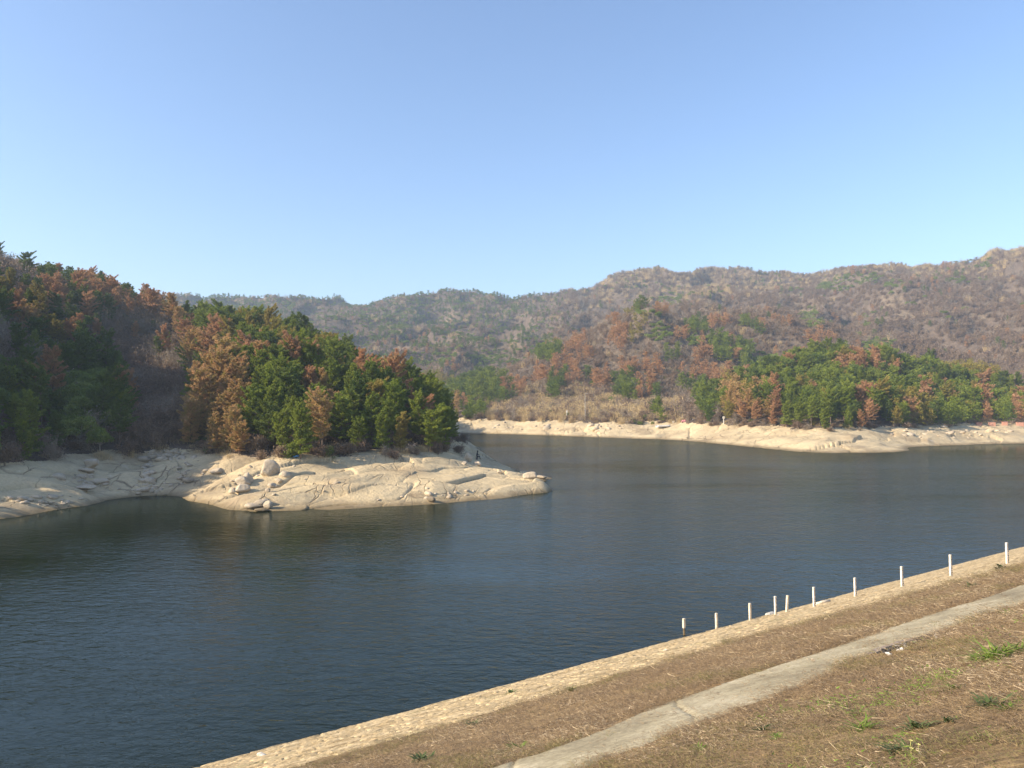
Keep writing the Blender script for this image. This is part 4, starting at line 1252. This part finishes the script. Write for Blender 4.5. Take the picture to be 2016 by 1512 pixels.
# ------------------------------------------------------------------ rocks
def rock_mesh(seed, sx, sy, sz, facets=14, m='boulder', sub=4, sharp=14):
    rng = np.random.default_rng(seed)
    bm = bmesh.new(); bmesh.ops.create_icosphere(bm, subdivisions=sub, radius=1)
    V = np.array([v_.co[:] for v_ in bm.verts])
    nrm = unit(rng.normal(size=(facets, 3))); dd = rng.uniform(.62, 1.0, facets)
    dots = V @ nrm.T
    rr = np.where(dots > .05, dd / np.maximum(dots, .05), 99)
    rr = -np.log(np.exp(-sharp * np.minimum(rr, 3)).sum(1) + math.exp(-sharp * 1.25)) / sharp
    nzz = fbm(V[:, 0] * 2 + seed, V[:, 1] * 2 + V[:, 2] * 1.3, .8, 3, seed) * .06
    V = V * (rr + nzz)[:, None] * [sx, sy, sz]
    for v_, c in zip(bm.verts, V): v_.co = c
    me = bpy.data.meshes.new('boulder'); bm.to_mesh(me); bm.free()
    me.polygons.foreach_set('use_smooth', np.ones(len(me.polygons), bool)); me.materials.append(M[m]); return me
def hit_terrain(px, py, r0=55, r1=400):
    a, b = ray(px, py); D = np.geomspace(r0, r1, 3000)
    g_ = ground(a * D, D); zz = EYE + b * D; i = np.argmax(g_ > zz)
    return float(a * D[i]), float(D[i]), float(g_[i])
def boulder(px, py, wpx, hpx, label, seed, rot=0, name='boulder', m='boulder', tiltx=0, facets=14, dpt=.8, group='loose boulders on the pale rock', sharp=14, sink=.12):
    x, y, z = hit_terrain(px, py)
    k_ = y / F
    me = rock_mesh(seed, wpx * k_ / 2 * 1.15, wpx * k_ / 2 * dpt * 1.1, hpx * k_ / 2 * 1.25, facets, m, 4, sharp)
    zmin = min(v_.co.z for v_ in me.vertices)
    o = link(name, me, None, (x, y + wpx * k_ * .3, z - zmin - hpx * k_ * sink)); o.rotation_euler = (tiltx, 0, rot)
    tag(o, label, 'boulder', group); return o
boulder(525, 940, 31, 27, 'large lone grey boulder with a flat cleft face on the headland', 7, .4, facets=10, sharp=18)
boulder(477, 957, 24, 13, 'sharp wedge of rock, lit on one side, downslope of lone boulder', 12, .2, facets=7, sharp=30)
boulder(488, 951, 16, 16, 'upright angular block leaning behind the sharp wedge', 13, .6, facets=7, sharp=30)
boulder(474, 972, 22, 14, 'pale squared block below the sharp wedge', 14, .3, facets=6, sharp=30)
boulder(457, 972, 12, 7, 'small dark-sided stone at the downhill end of the block group', 15, .1, facets=7, sharp=30)
boulder(535, 960, 14, 8, 'rounded brown stone half sunk below the lone boulder', 16, 0, facets=12)
boulder(548, 952, 13, 8, 'pale stone just beyond the rounded brown stone', 17, 0, facets=9, sharp=24)
boulder(527, 969, 8, 6, 'small white stone below the rounded brown stone', 18, 0, facets=9, sharp=24)
boulder(500, 1003, 30, 10, 'long flat slab at the water below the block group', 19, .25, m='boulder', facets=7, sharp=28, dpt=.7)
boulder(516, 999, 30, 13, 'thick tilted slab overlapping the long flat slab at the water', 20, .35, facets=8, sharp=28, dpt=.6)
boulder(527, 1003, 14, 12, 'grey cube-like block at the waterline beside the slabs', 21, .2, facets=6, sharp=30)
boulder(512, 1008, 26, 6, 'dark wet rock in the water under the slabs', 22, 0, m='wetrock', facets=9)
boulder(848, 990, 16, 10, 'brown stained rock lump at the waterline of the headland', 23, 0, m='wetrock', facets=10)
boulder(922, 909, 15, 14, 'largest and roundest of the three stones beside the angler', 24, .3, facets=12)
boulder(914, 915, 12, 7, 'low pale stone below the round stone beside the angler', 25, 0, facets=9)
boulder(941, 918, 12, 10, 'pointed brown stone below the seated angler', 26, 0, facets=9)
boulder(983, 933, 10, 5, 'small isolated stone on the crest of the headland tip', 27, 0, facets=9)
boulder(1045, 946, 31, 13, 'pinkish rounded rock hump near the headland tip', 28, 0, facets=14, dpt=.5)
boulder(1066, 943, 16, 5, 'thin grey slab jutting beyond the pinkish hump', 29, .2, facets=8, sharp=28)
boulder(178, 922, 26, 18, 'big rounded grey boulder in the shade of the cove', 30, .3, facets=12)
boulder(165, 930, 22, 8, 'low flat rock at the foot of the shaded grey boulder', 31, 0, facets=9)
boulder(425, 933, 22, 9, 'half buried rock at the sunlit edge of the cove shade', 32, .3, facets=10)
boulder(195, 955, 20, 10, 'rough rock on the cove floor below the shaded boulder', 33, .2, facets=9)
boulder(165, 965, 26, 8, 'flat broken rock on the cove floor near the water', 34, .2, facets=8, sharp=25)
boulder(355, 945, 14, 6, 'small dark rock in the middle of the cove slope', 35, 0, facets=8, sharp=25)
boulder(335, 958, 8, 5, 'tiny stone near the wet head of the cove', 36, 0, facets=8, sharp=25)
boulder(90, 897, 16, 8, 'grey rock peeping from brush by the shadowed hill', 37, 0, facets=8, sharp=25)
# rubble at the head of the cove: many small stones, uncountable
cr_ = bpy.data.collections.new('rubble_src')
for i in range(5):
    o = bpy.data.objects.new('src_r%d' % i, rock_mesh(700 + i, .5, .4, .22, 7, 'boulder', 2, 26)); cr_.objects.link(o)
RP = []
def rub(cx, cy, rx, ry, n_):
    for _ in range(n_):
        a, b = rg.normal(size=2) * .5
        RP.append(hit_terrain(cx + a * rx, cy + b * ry))
rub(325, 897, 45, 9, 90); rub(290, 930, 14, 30, 60); rub(360, 925, 40, 25, 40); rub(175, 945, 40, 16, 50); rub(290, 966, 40, 8, 40)
rub(490, 950, 45, 25, 26); rub(80, 985, 80, 16, 50); rub(600, 940, 160, 30, 16); rub(870, 975, 90, 12, 25); rub(1850, 850, 120, 14, 40); rub(1150, 840, 200, 10, 50)
RP = np.array(RP); RP = RP[RP[:, 1] > 56]
far_ = np.clip(RP[:, 1] / 90, 1, 2.2)
s = rg.gamma(2.2, .22, len(RP)) * far_
scatter('stone_rubble', 'loose broken stones littered over the shore rock and cove', 'rubble', cr_, RP, np.stack([rg.normal(size=len(RP)) * .2, rg.normal(size=len(RP)) * .2, rg.uniform(0, 6.28, len(RP))], -1),
        np.stack([s, s, s], -1), rg.integers(0, 5, len(RP)))

def slope_rock(px, py, w, h, label, seed, m='conc', name='rubble_block', cat='rubble', rot=0, facets=7, grp=None, d=.6):
    x, y, z, t, n_ = slope_hit(px, py); k_ = y / F
    me = rock_mesh(seed, w * k_ / 2 * 1.1, w * k_ / 2 * d, h * k_ / 2 * 1.2, facets, m, 3, 26)
    o = link(name, me, None, (x, y, dam_ground(t, n_) + h * k_ * .25)); o.rotation_euler = (tilt * .8, 0, rot); tag(o, label, cat, grp); return o
G_ = 'broken concrete pieces by the gauge posts'
slope_rock(1514, 1213, 12, 6, 'grey concrete lump at the foot of the marked gauge post', 801, rot=.3, grp=G_)
slope_rock(1521, 1210, 16, 4, 'pale broken slab leaning against the marked gauge post', 802, rot=.7, grp=G_)
slope_rock(1532, 1212, 9, 5, 'yellowish stone touching the base of marked gauge post', 803, grp=G_)
slope_rock(1510, 1209, 4, 6, 'small upright stub at the waterline before the rubble', 804, m='wood', grp=G_)
slope_rock(1601, 1301, 6, 4, 'pale stone on the turf above the path', 805, 'boulder', 'loose_stone', 'stone')
slope_rock(1009, 1364, 8, 5, 'dark stone sitting on the stone facing', 806, 'wetrock', 'loose_stone', 'stone')
slope_rock(1932, 1232, 8, 5, 'tan stone at the upslope edge of the path', 807, 'boulder', 'loose_stone', 'stone')
slope_rock(1812, 1276, 12, 5, 'yellowish stone beside the charred scraps', 808, 'boulder', 'loose_stone', 'stone')
slope_rock(515, 1489, 14, 7, 'whitish crumpled stone on the facing near the picture foot', 809, 'white', 'loose_stone', 'stone')
slope_rock(1310, 1282, 6, 4, 'small white stone on the facing below the lone water post', 810, 'white', 'loose_stone', 'stone')

# charred scraps on the path
M['char'] = simple_mat('charred_scraps', (.035, .032, .03), .8, scale=30, c2=(.015, .015, .015))
M['ash'] = simple_mat('pale_ash', (.62, .60, .56), .9, scale=30, c2=(.35, .33, .31))
root = bpy.data.objects.new('charred_scraps', None); sc.collection.objects.link(root)
x0, y0, z0, t0, n0 = slope_hit(1833, 1264); n0 -= .30; x0, y0 = dam(t0, n0); x0 = float(x0); y0 = float(y0); z0 = SLP * n0; root.location = (x0, y0, z0)
tag(root, 'heap of charred black and white scraps on the upslope side of the path', 'burnt litter', kind='thing')
rn = np.random.default_rng(5)
for nm, cnt, mm, ph in (('charred_pieces', 110, M['char'], 0), ('ash_flakes', 16, M['ash'], 1)):
    bm = bmesh.new()
    for k_ in range(cnt):
        a = rn.normal() * .42; b = rn.normal() * .085 + (.06 if ph else 0)
        dx = a * TX + b * NX; dy = a * TY + b * NY; dz = dam_ground(t0 + a, n0 + b) - z0
        r = bmesh.ops.create_icosphere(bm, subdivisions=1, radius=1)
        sx, sy, sz = rn.uniform(.025, .075), rn.uniform(.02, .05), rn.uniform(.015, .035)
        an = rn.uniform(0, 3.14)
        for v_ in r['verts']:
            c = v_.co.copy(); j = rn.uniform(.7, 1.3)
            X_, Y_ = c.x * sx * j, c.y * sy * j
            v_.co = (dx + X_ * math.cos(an) - Y_ * math.sin(an), dy + X_ * math.sin(an) + Y_ * math.cos(an), dz + sz + c.z * sz * j)
    bm_obj(nm, bm, mm, root)
# soot stain as a thin crust of ash lying on the concrete
M['soot'] = simple_mat('soot_crust', (.26, .21, .17), .95, scale=6, c2=(.20, .16, .14))
TT, NN = np.meshgrid(np.linspace(-.75, 1.1, 46), np.linspace(-.72, -.06, 26))
zz = dam_height(t0 + TT, n0 + NN)[0]
xx, yy = dam(t0 + TT, n0 + NN)
VV = np.stack([xx - x0, yy - y0, zz - z0 + .012], -1).reshape(-1, 3)
id_ = np.arange(TT.size).reshape(TT.shape)
FF = np.stack([id_[:-1, :-1], id_[:-1, 1:], id_[1:, 1:], id_[1:, :-1]], -1).reshape(-1, 4)
cT = TT.ravel()[FF].mean(1); cN = NN.ravel()[FF].mean(1)
msk = ((cT - .15) / .8) ** 2 + ((cN + .36) / .30) ** 2 + fbm(cT, cN, .25, 3, 7) * .9 < 1
link('soot_crust', submesh('soot_crust', VV, FF, msk, M['soot']), root)

# ------------------------------------------------------------------ far shore furniture
M['hull'] = simple_mat('white_boat_hull', (.80, .80, .78), .5, scale=3, c2=(.68, .68, .66))
M['hulldark'] = simple_mat('dark_boat_inside', (.13, .11, .10), .8)
def boat(px, py, label):
    x, y, z = hit_terrain(px, py, 150, 400)
    root = bpy.data.objects.new('rowing_boat', None); sc.collection.objects.link(root); root.location = (x, y, z + .1)
    tag(root, label, 'boat')
    st = np.linspace(-1, 1, 15); L, B, H_ = 2.4, .75, .55; V = []; Q = []
    for i, s_ in enumerate(st):
        w = B * (1 - max(0, s_) ** 2.4) ** .8 * (.85 if s_ < -.9 else 1) + .02; kz = .18 * max(0, s_) ** 2
        for j, (a, b) in enumerate(((-1, 1), (-.92, .5), (-.6, .08), (0, 0), (.6, .08), (.92, .5), (1, 1))):
            V.append((s_ * L, a * w, b * H_ + kz))
    for i in range(14):
        for j in range(6): Q.append((i * 7 + j, i * 7 + j + 1, (i + 1) * 7 + j + 1, (i + 1) * 7 + j))
    me = mesh_np('hull', np.array(V), np.array(Q), True, [M['hull']]); h_ = link('hull', me, root)
    sm = h_.modifiers.new('shell', 'SOLIDIFY'); sm.thickness = .05
    bm = bmesh.new()
    for s_ in (-1.2, .1, 1.2): box_bm(bm, .3, 1.35 if s_ < 1 else .9, .36, .40, s_)
    bm_obj('thwarts', bm, M['hulldark'], root)
    root.rotation_euler = (0, 0, .35); return root
boat(1306, 842, 'small white boat pulled up on the pale rock of the far shore')
M['brickred'] = simple_mat('faded_red_block', (.46, .24, .17), .85, scale=4, c2=(.36, .19, .14), bump=.3)
for px, py, w, lab in ((1927, 838, 10, 'red block nearest the shaded rock on the far bay'), (1953, 838, 11, 'second red block from the shaded rock on the far bay'),
                       (1978, 837, 9, 'third red block, joined to a tan ledge, on the far bay'), (2008, 838, 12, 'last red block from the shaded rock on the far bay')):
    x, y, z = hit_terrain(px, py, 150, 500); k_ = y / F
    bm = bmesh.new(); box_bm(bm, w * k_, 1.1, -.5, 6 * k_, 0, 0, .06)
    box_bm(bm, w * k_ * 1.12, 1.25, 6 * k_ + .003, 6 * k_ + .12, 0, 0, .03)
    o = bm_obj('red_block', bm, M['brickred'], None, (x, y, z)); o.rotation_euler = (0, 0, -.3)
    tag(o, lab, 'block', 'red blocks on the far bay')
for px, pb, pt, lab in ((1116, 823, 808, 'short white marker post among dry reeds on the far shore'), (1425, 835, 820, 'white marker post where the far pine knoll meets rock')):
    x, y, z = hit_terrain(px, pb, 200, 400); h = (pb - pt) * y / F
    root = bpy.data.objects.new('marker_post', None); sc.collection.objects.link(root); root.location = (x, y, z); tag(root, lab, 'post', 'white marker posts')
    v_, q2 = tube([(0, 0, -.4), (0, 0, h * .7)], [.16, .15], 8); link('pole', mesh_np('pole', v_, q2, True, [M['conc']]), root)
    bm = bmesh.new(); box_bm(bm, .6, .3, h * .7, h, 0, 0, .03); bm_obj('cap', bm, M['white'], root)
x, y, z = hit_terrain(1152, 826, 200, 400); h = (826 - 772) * y / F
root = bpy.data.objects.new('lamp_pole', None); sc.collection.objects.link(root); root.location = (x, y, z); tag(root, 'thin pole with a flat panel head standing in the dry reeds', 'pole')
v_, q2 = tube([(0, 0, -.4), (0, 0, h)], [.09, .06], 8); link('pole', mesh_np('pole', v_, q2, True, [M['conc']]), root)
bm = bmesh.new(); box_bm(bm, 1.7, .8, h - .1, h + .02, 0, 0, .02); o = bm_obj('panel', bm, M['hulldark'], root)
bm = bmesh.new(); box_bm(bm, .9, .18, h - .55, h - .45, .5, 0, .02); o = bm_obj('lamp_head', bm, M['white'], root)
# tarpaulin lump and shed-like heap in the side valley
M['tarp'] = simple_mat('grey_tarpaulin', (.25, .25, .22), .7, scale=1.5, c2=(.30, .31, .28), bump=.3)
x, y, z = hit_terrain(1354, 822, 200, 420); TTx, TTy = np.meshgrid(np.linspace(-1, 1, 24), np.linspace(-1, 1, 18))
hz_ = 2.4 * np.sqrt(np.clip(1 - TTx ** 2, 0, 1)) * (1 - TTy ** 4) * (.8 + .5 * fbm(TTx, TTy, .5, 3, 9))
VV = np.stack([TTx * 2.6, TTy * 1.8, hz_ * .6 - .3], -1).reshape(-1, 3); id_ = np.arange(TTx.size).reshape(TTx.shape)
FF = np.stack([id_[:-1, :-1], id_[:-1, 1:], id_[1:, 1:], id_[1:, :-1]], -1).reshape(-1, 4)
tag(link('covered_heap', mesh_np('covered_heap', VV, FF, True, [M['tarp']]), None, (x, y, z)), 'grey sheet-covered heap at the mouth of the small side valley', 'heap')
M['pinkcloth'] = simple_mat('pink_cloth', (.65, .25, .28), .8); M['bluecloth'] = simple_mat('blue_plastic', (.08, .28, .62), .5)
def litter(px, py, w, h, label, m, r0=55):
    x, y, z = hit_terrain(px, py, r0, 420); k_ = y / F
    me = rock_mesh(int(px), w * k_ / 2, w * k_ / 2 * .8, h * k_ / 2, 6, 'boulder', 3, 20); me.materials.clear(); me.materials.append(M[m])
    for v_ in me.vertices: v_.co.z += .25 * h * k_ * math.sin(v_.co.x * 9)
    o = link('litter_bag', me, None, (x, y, z + .1)); tag(o, label, 'litter')
litter(1347, 830, 9, 4, 'small pink bundle beside the sheet-covered heap', 'pinkcloth', 200)
litter(1326, 831, 5, 3, 'small white bag on the rock above the beached boat', 'white', 200)
litter(1368, 827, 9, 4, 'dark bluish bundle beyond the pink one', 'hulldark', 200)
litter(583, 900, 11, 4, 'crumpled blue plastic at the edge of the headland wood', 'bluecloth')

# ------------------------------------------------------------------ the angler
M['cloth'] = simple_mat('dark_clothes', (.018, .018, .024), .9); M['skin'] = simple_mat('skin', (.42, .26, .18), .6); M['hair'] = simple_mat('black_hair', (.012, .010, .009), .6)
def person(px, py, label):
    x, y, z = hit_terrain(px, py)
    root = bpy.data.objects.new('person', None); sc.collection.objects.link(root); root.location = (x, y, z + .02); tag(root, label, 'person')
    me = bpy.data.meshes.new('body')
    pts = {'pel': (0, 0, .42), 'waist': (-.02, 0, .62), 'chest': (.03, 0, .86), 'neck': (.08, 0, 1.04), 'head0': (.10, 0, 1.12), 'head': (.12, 0, 1.24),
           'sl': (.03, .18, .96), 'el': (.18, .24, .74), 'wl': (.38, .14, .72), 'sr': (.03, -.18, .96), 'er': (.18, -.24, .74), 'wr': (.38, -.14, .72),
           'hl': (.02, .10, .42), 'kl': (.42, .14, .52), 'al': (.45, .14, .08), 'tl': (.62, .15, .04), 'hr': (.02, -.10, .42), 'kr': (.42, -.14, .52), 'ar': (.45, -.14, .08), 'tr': (.62, -.15, .04)}
    rad = {'pel': .15, 'waist': .13, 'chest': .15, 'neck': .055, 'head0': .07, 'head': .10, 'sl': .065, 'el': .05, 'wl': .035, 'sr': .065, 'er': .05, 'wr': .035, 'hl': .10, 'kl': .07, 'al': .05, 'tl': .04, 'hr': .10, 'kr': .07, 'ar': .05, 'tr': .04}
    E = [('pel', 'waist'), ('waist', 'chest'), ('chest', 'neck'), ('neck', 'head0'), ('head0', 'head'), ('chest', 'sl'), ('sl', 'el'), ('el', 'wl'), ('chest', 'sr'), ('sr', 'er'), ('er', 'wr'),
         ('pel', 'hl'), ('hl', 'kl'), ('kl', 'al'), ('al', 'tl'), ('pel', 'hr'), ('hr', 'kr'), ('kr', 'ar'), ('ar', 'tr')]
    names = list(pts); me.from_pydata([pts[a] for a in names], [(names.index(a), names.index(b)) for a, b in E], [])
    me.materials.append(M['cloth'])
    o = link('body', me, root); sk = o.modifiers.new('skin', 'SKIN')
    for i, a in enumerate(names): me.skin_vertices[0].data[i].radius = (rad[a], rad[a]); me.skin_vertices[0].data[i].use_root = (a == 'pel')
    ss = o.modifiers.new('sub', 'SUBSURF'); ss.levels = 2; ss.render_levels = 2
    bm = bmesh.new(); bmesh.ops.create_uvsphere(bm, u_segments=14, v_segments=10, radius=.115)
    for v_ in bm.verts: v_.co.z = v_.co.z * 1.1 + 1.27; v_.co.x = v_.co.x + .105
    bm_obj('hair', bm, M['hair'], root)
    for sy in (.14, -.14):
        parts = [tube([(.38, sy, .72), (.44, sy * .9, .72)], [.03, .035], 6)]
        for f in range(5): parts.append(tube([(.43, sy * .9 + (f - 2) * .016, .72), (.47, sy * .9 + (f - 2) * .018, .715), (.49 - abs(f - 2) * .008, sy * .9 + (f - 2) * .018, .69)], [.009, .008, .006], 5))
        v_, q2 = join_vq(parts); link('hand', mesh_np('hand', v_, q2, True, [M['skin']]), root)
    root.rotation_euler = (0, 0, .15)
    bm = bmesh.new(); box_bm(bm, .34, .34, .0, .34, 0, 0, .02); s2 = bm_obj('stool', bm, M['hulldark'], None, root.location.copy()); tag(s2, 'low dark stool under the seated angler', 'stool')
    return root
person(939, 905, 'person in dark clothes sitting on a low stool at the headland edge')

# ------------------------------------------------------------------ haze
hm = bpy.data.materials.new('haze'); hm.use_nodes = True; nt = hm.node_tree; nt.nodes.clear()
out = nt.nodes.new('ShaderNodeOutputMaterial'); pv = nt.nodes.new('ShaderNodeVolumePrincipled')
pv.inputs['Color'].default_value = (.62, .80, 1.0, 1); pv.inputs['Density'].default_value = .00030; pv.inputs['Anisotropy'].default_value = .1
nt.links.new(pv.outputs[0], out.inputs['Volume'])
bm = bmesh.new(); bmesh.ops.create_cube(bm, size=1.0)
for v_ in bm.verts:
    v_.co.x *= 4000; v_.co.y *= 4000; v_.co.z = -7.0 if v_.co.z < 0 else 240.0
hz_o = bm_obj('haze', bm, hm); tag(hz_o, 'thin pale blue air haze over the lake and hills', 'haze', kind='stuff')
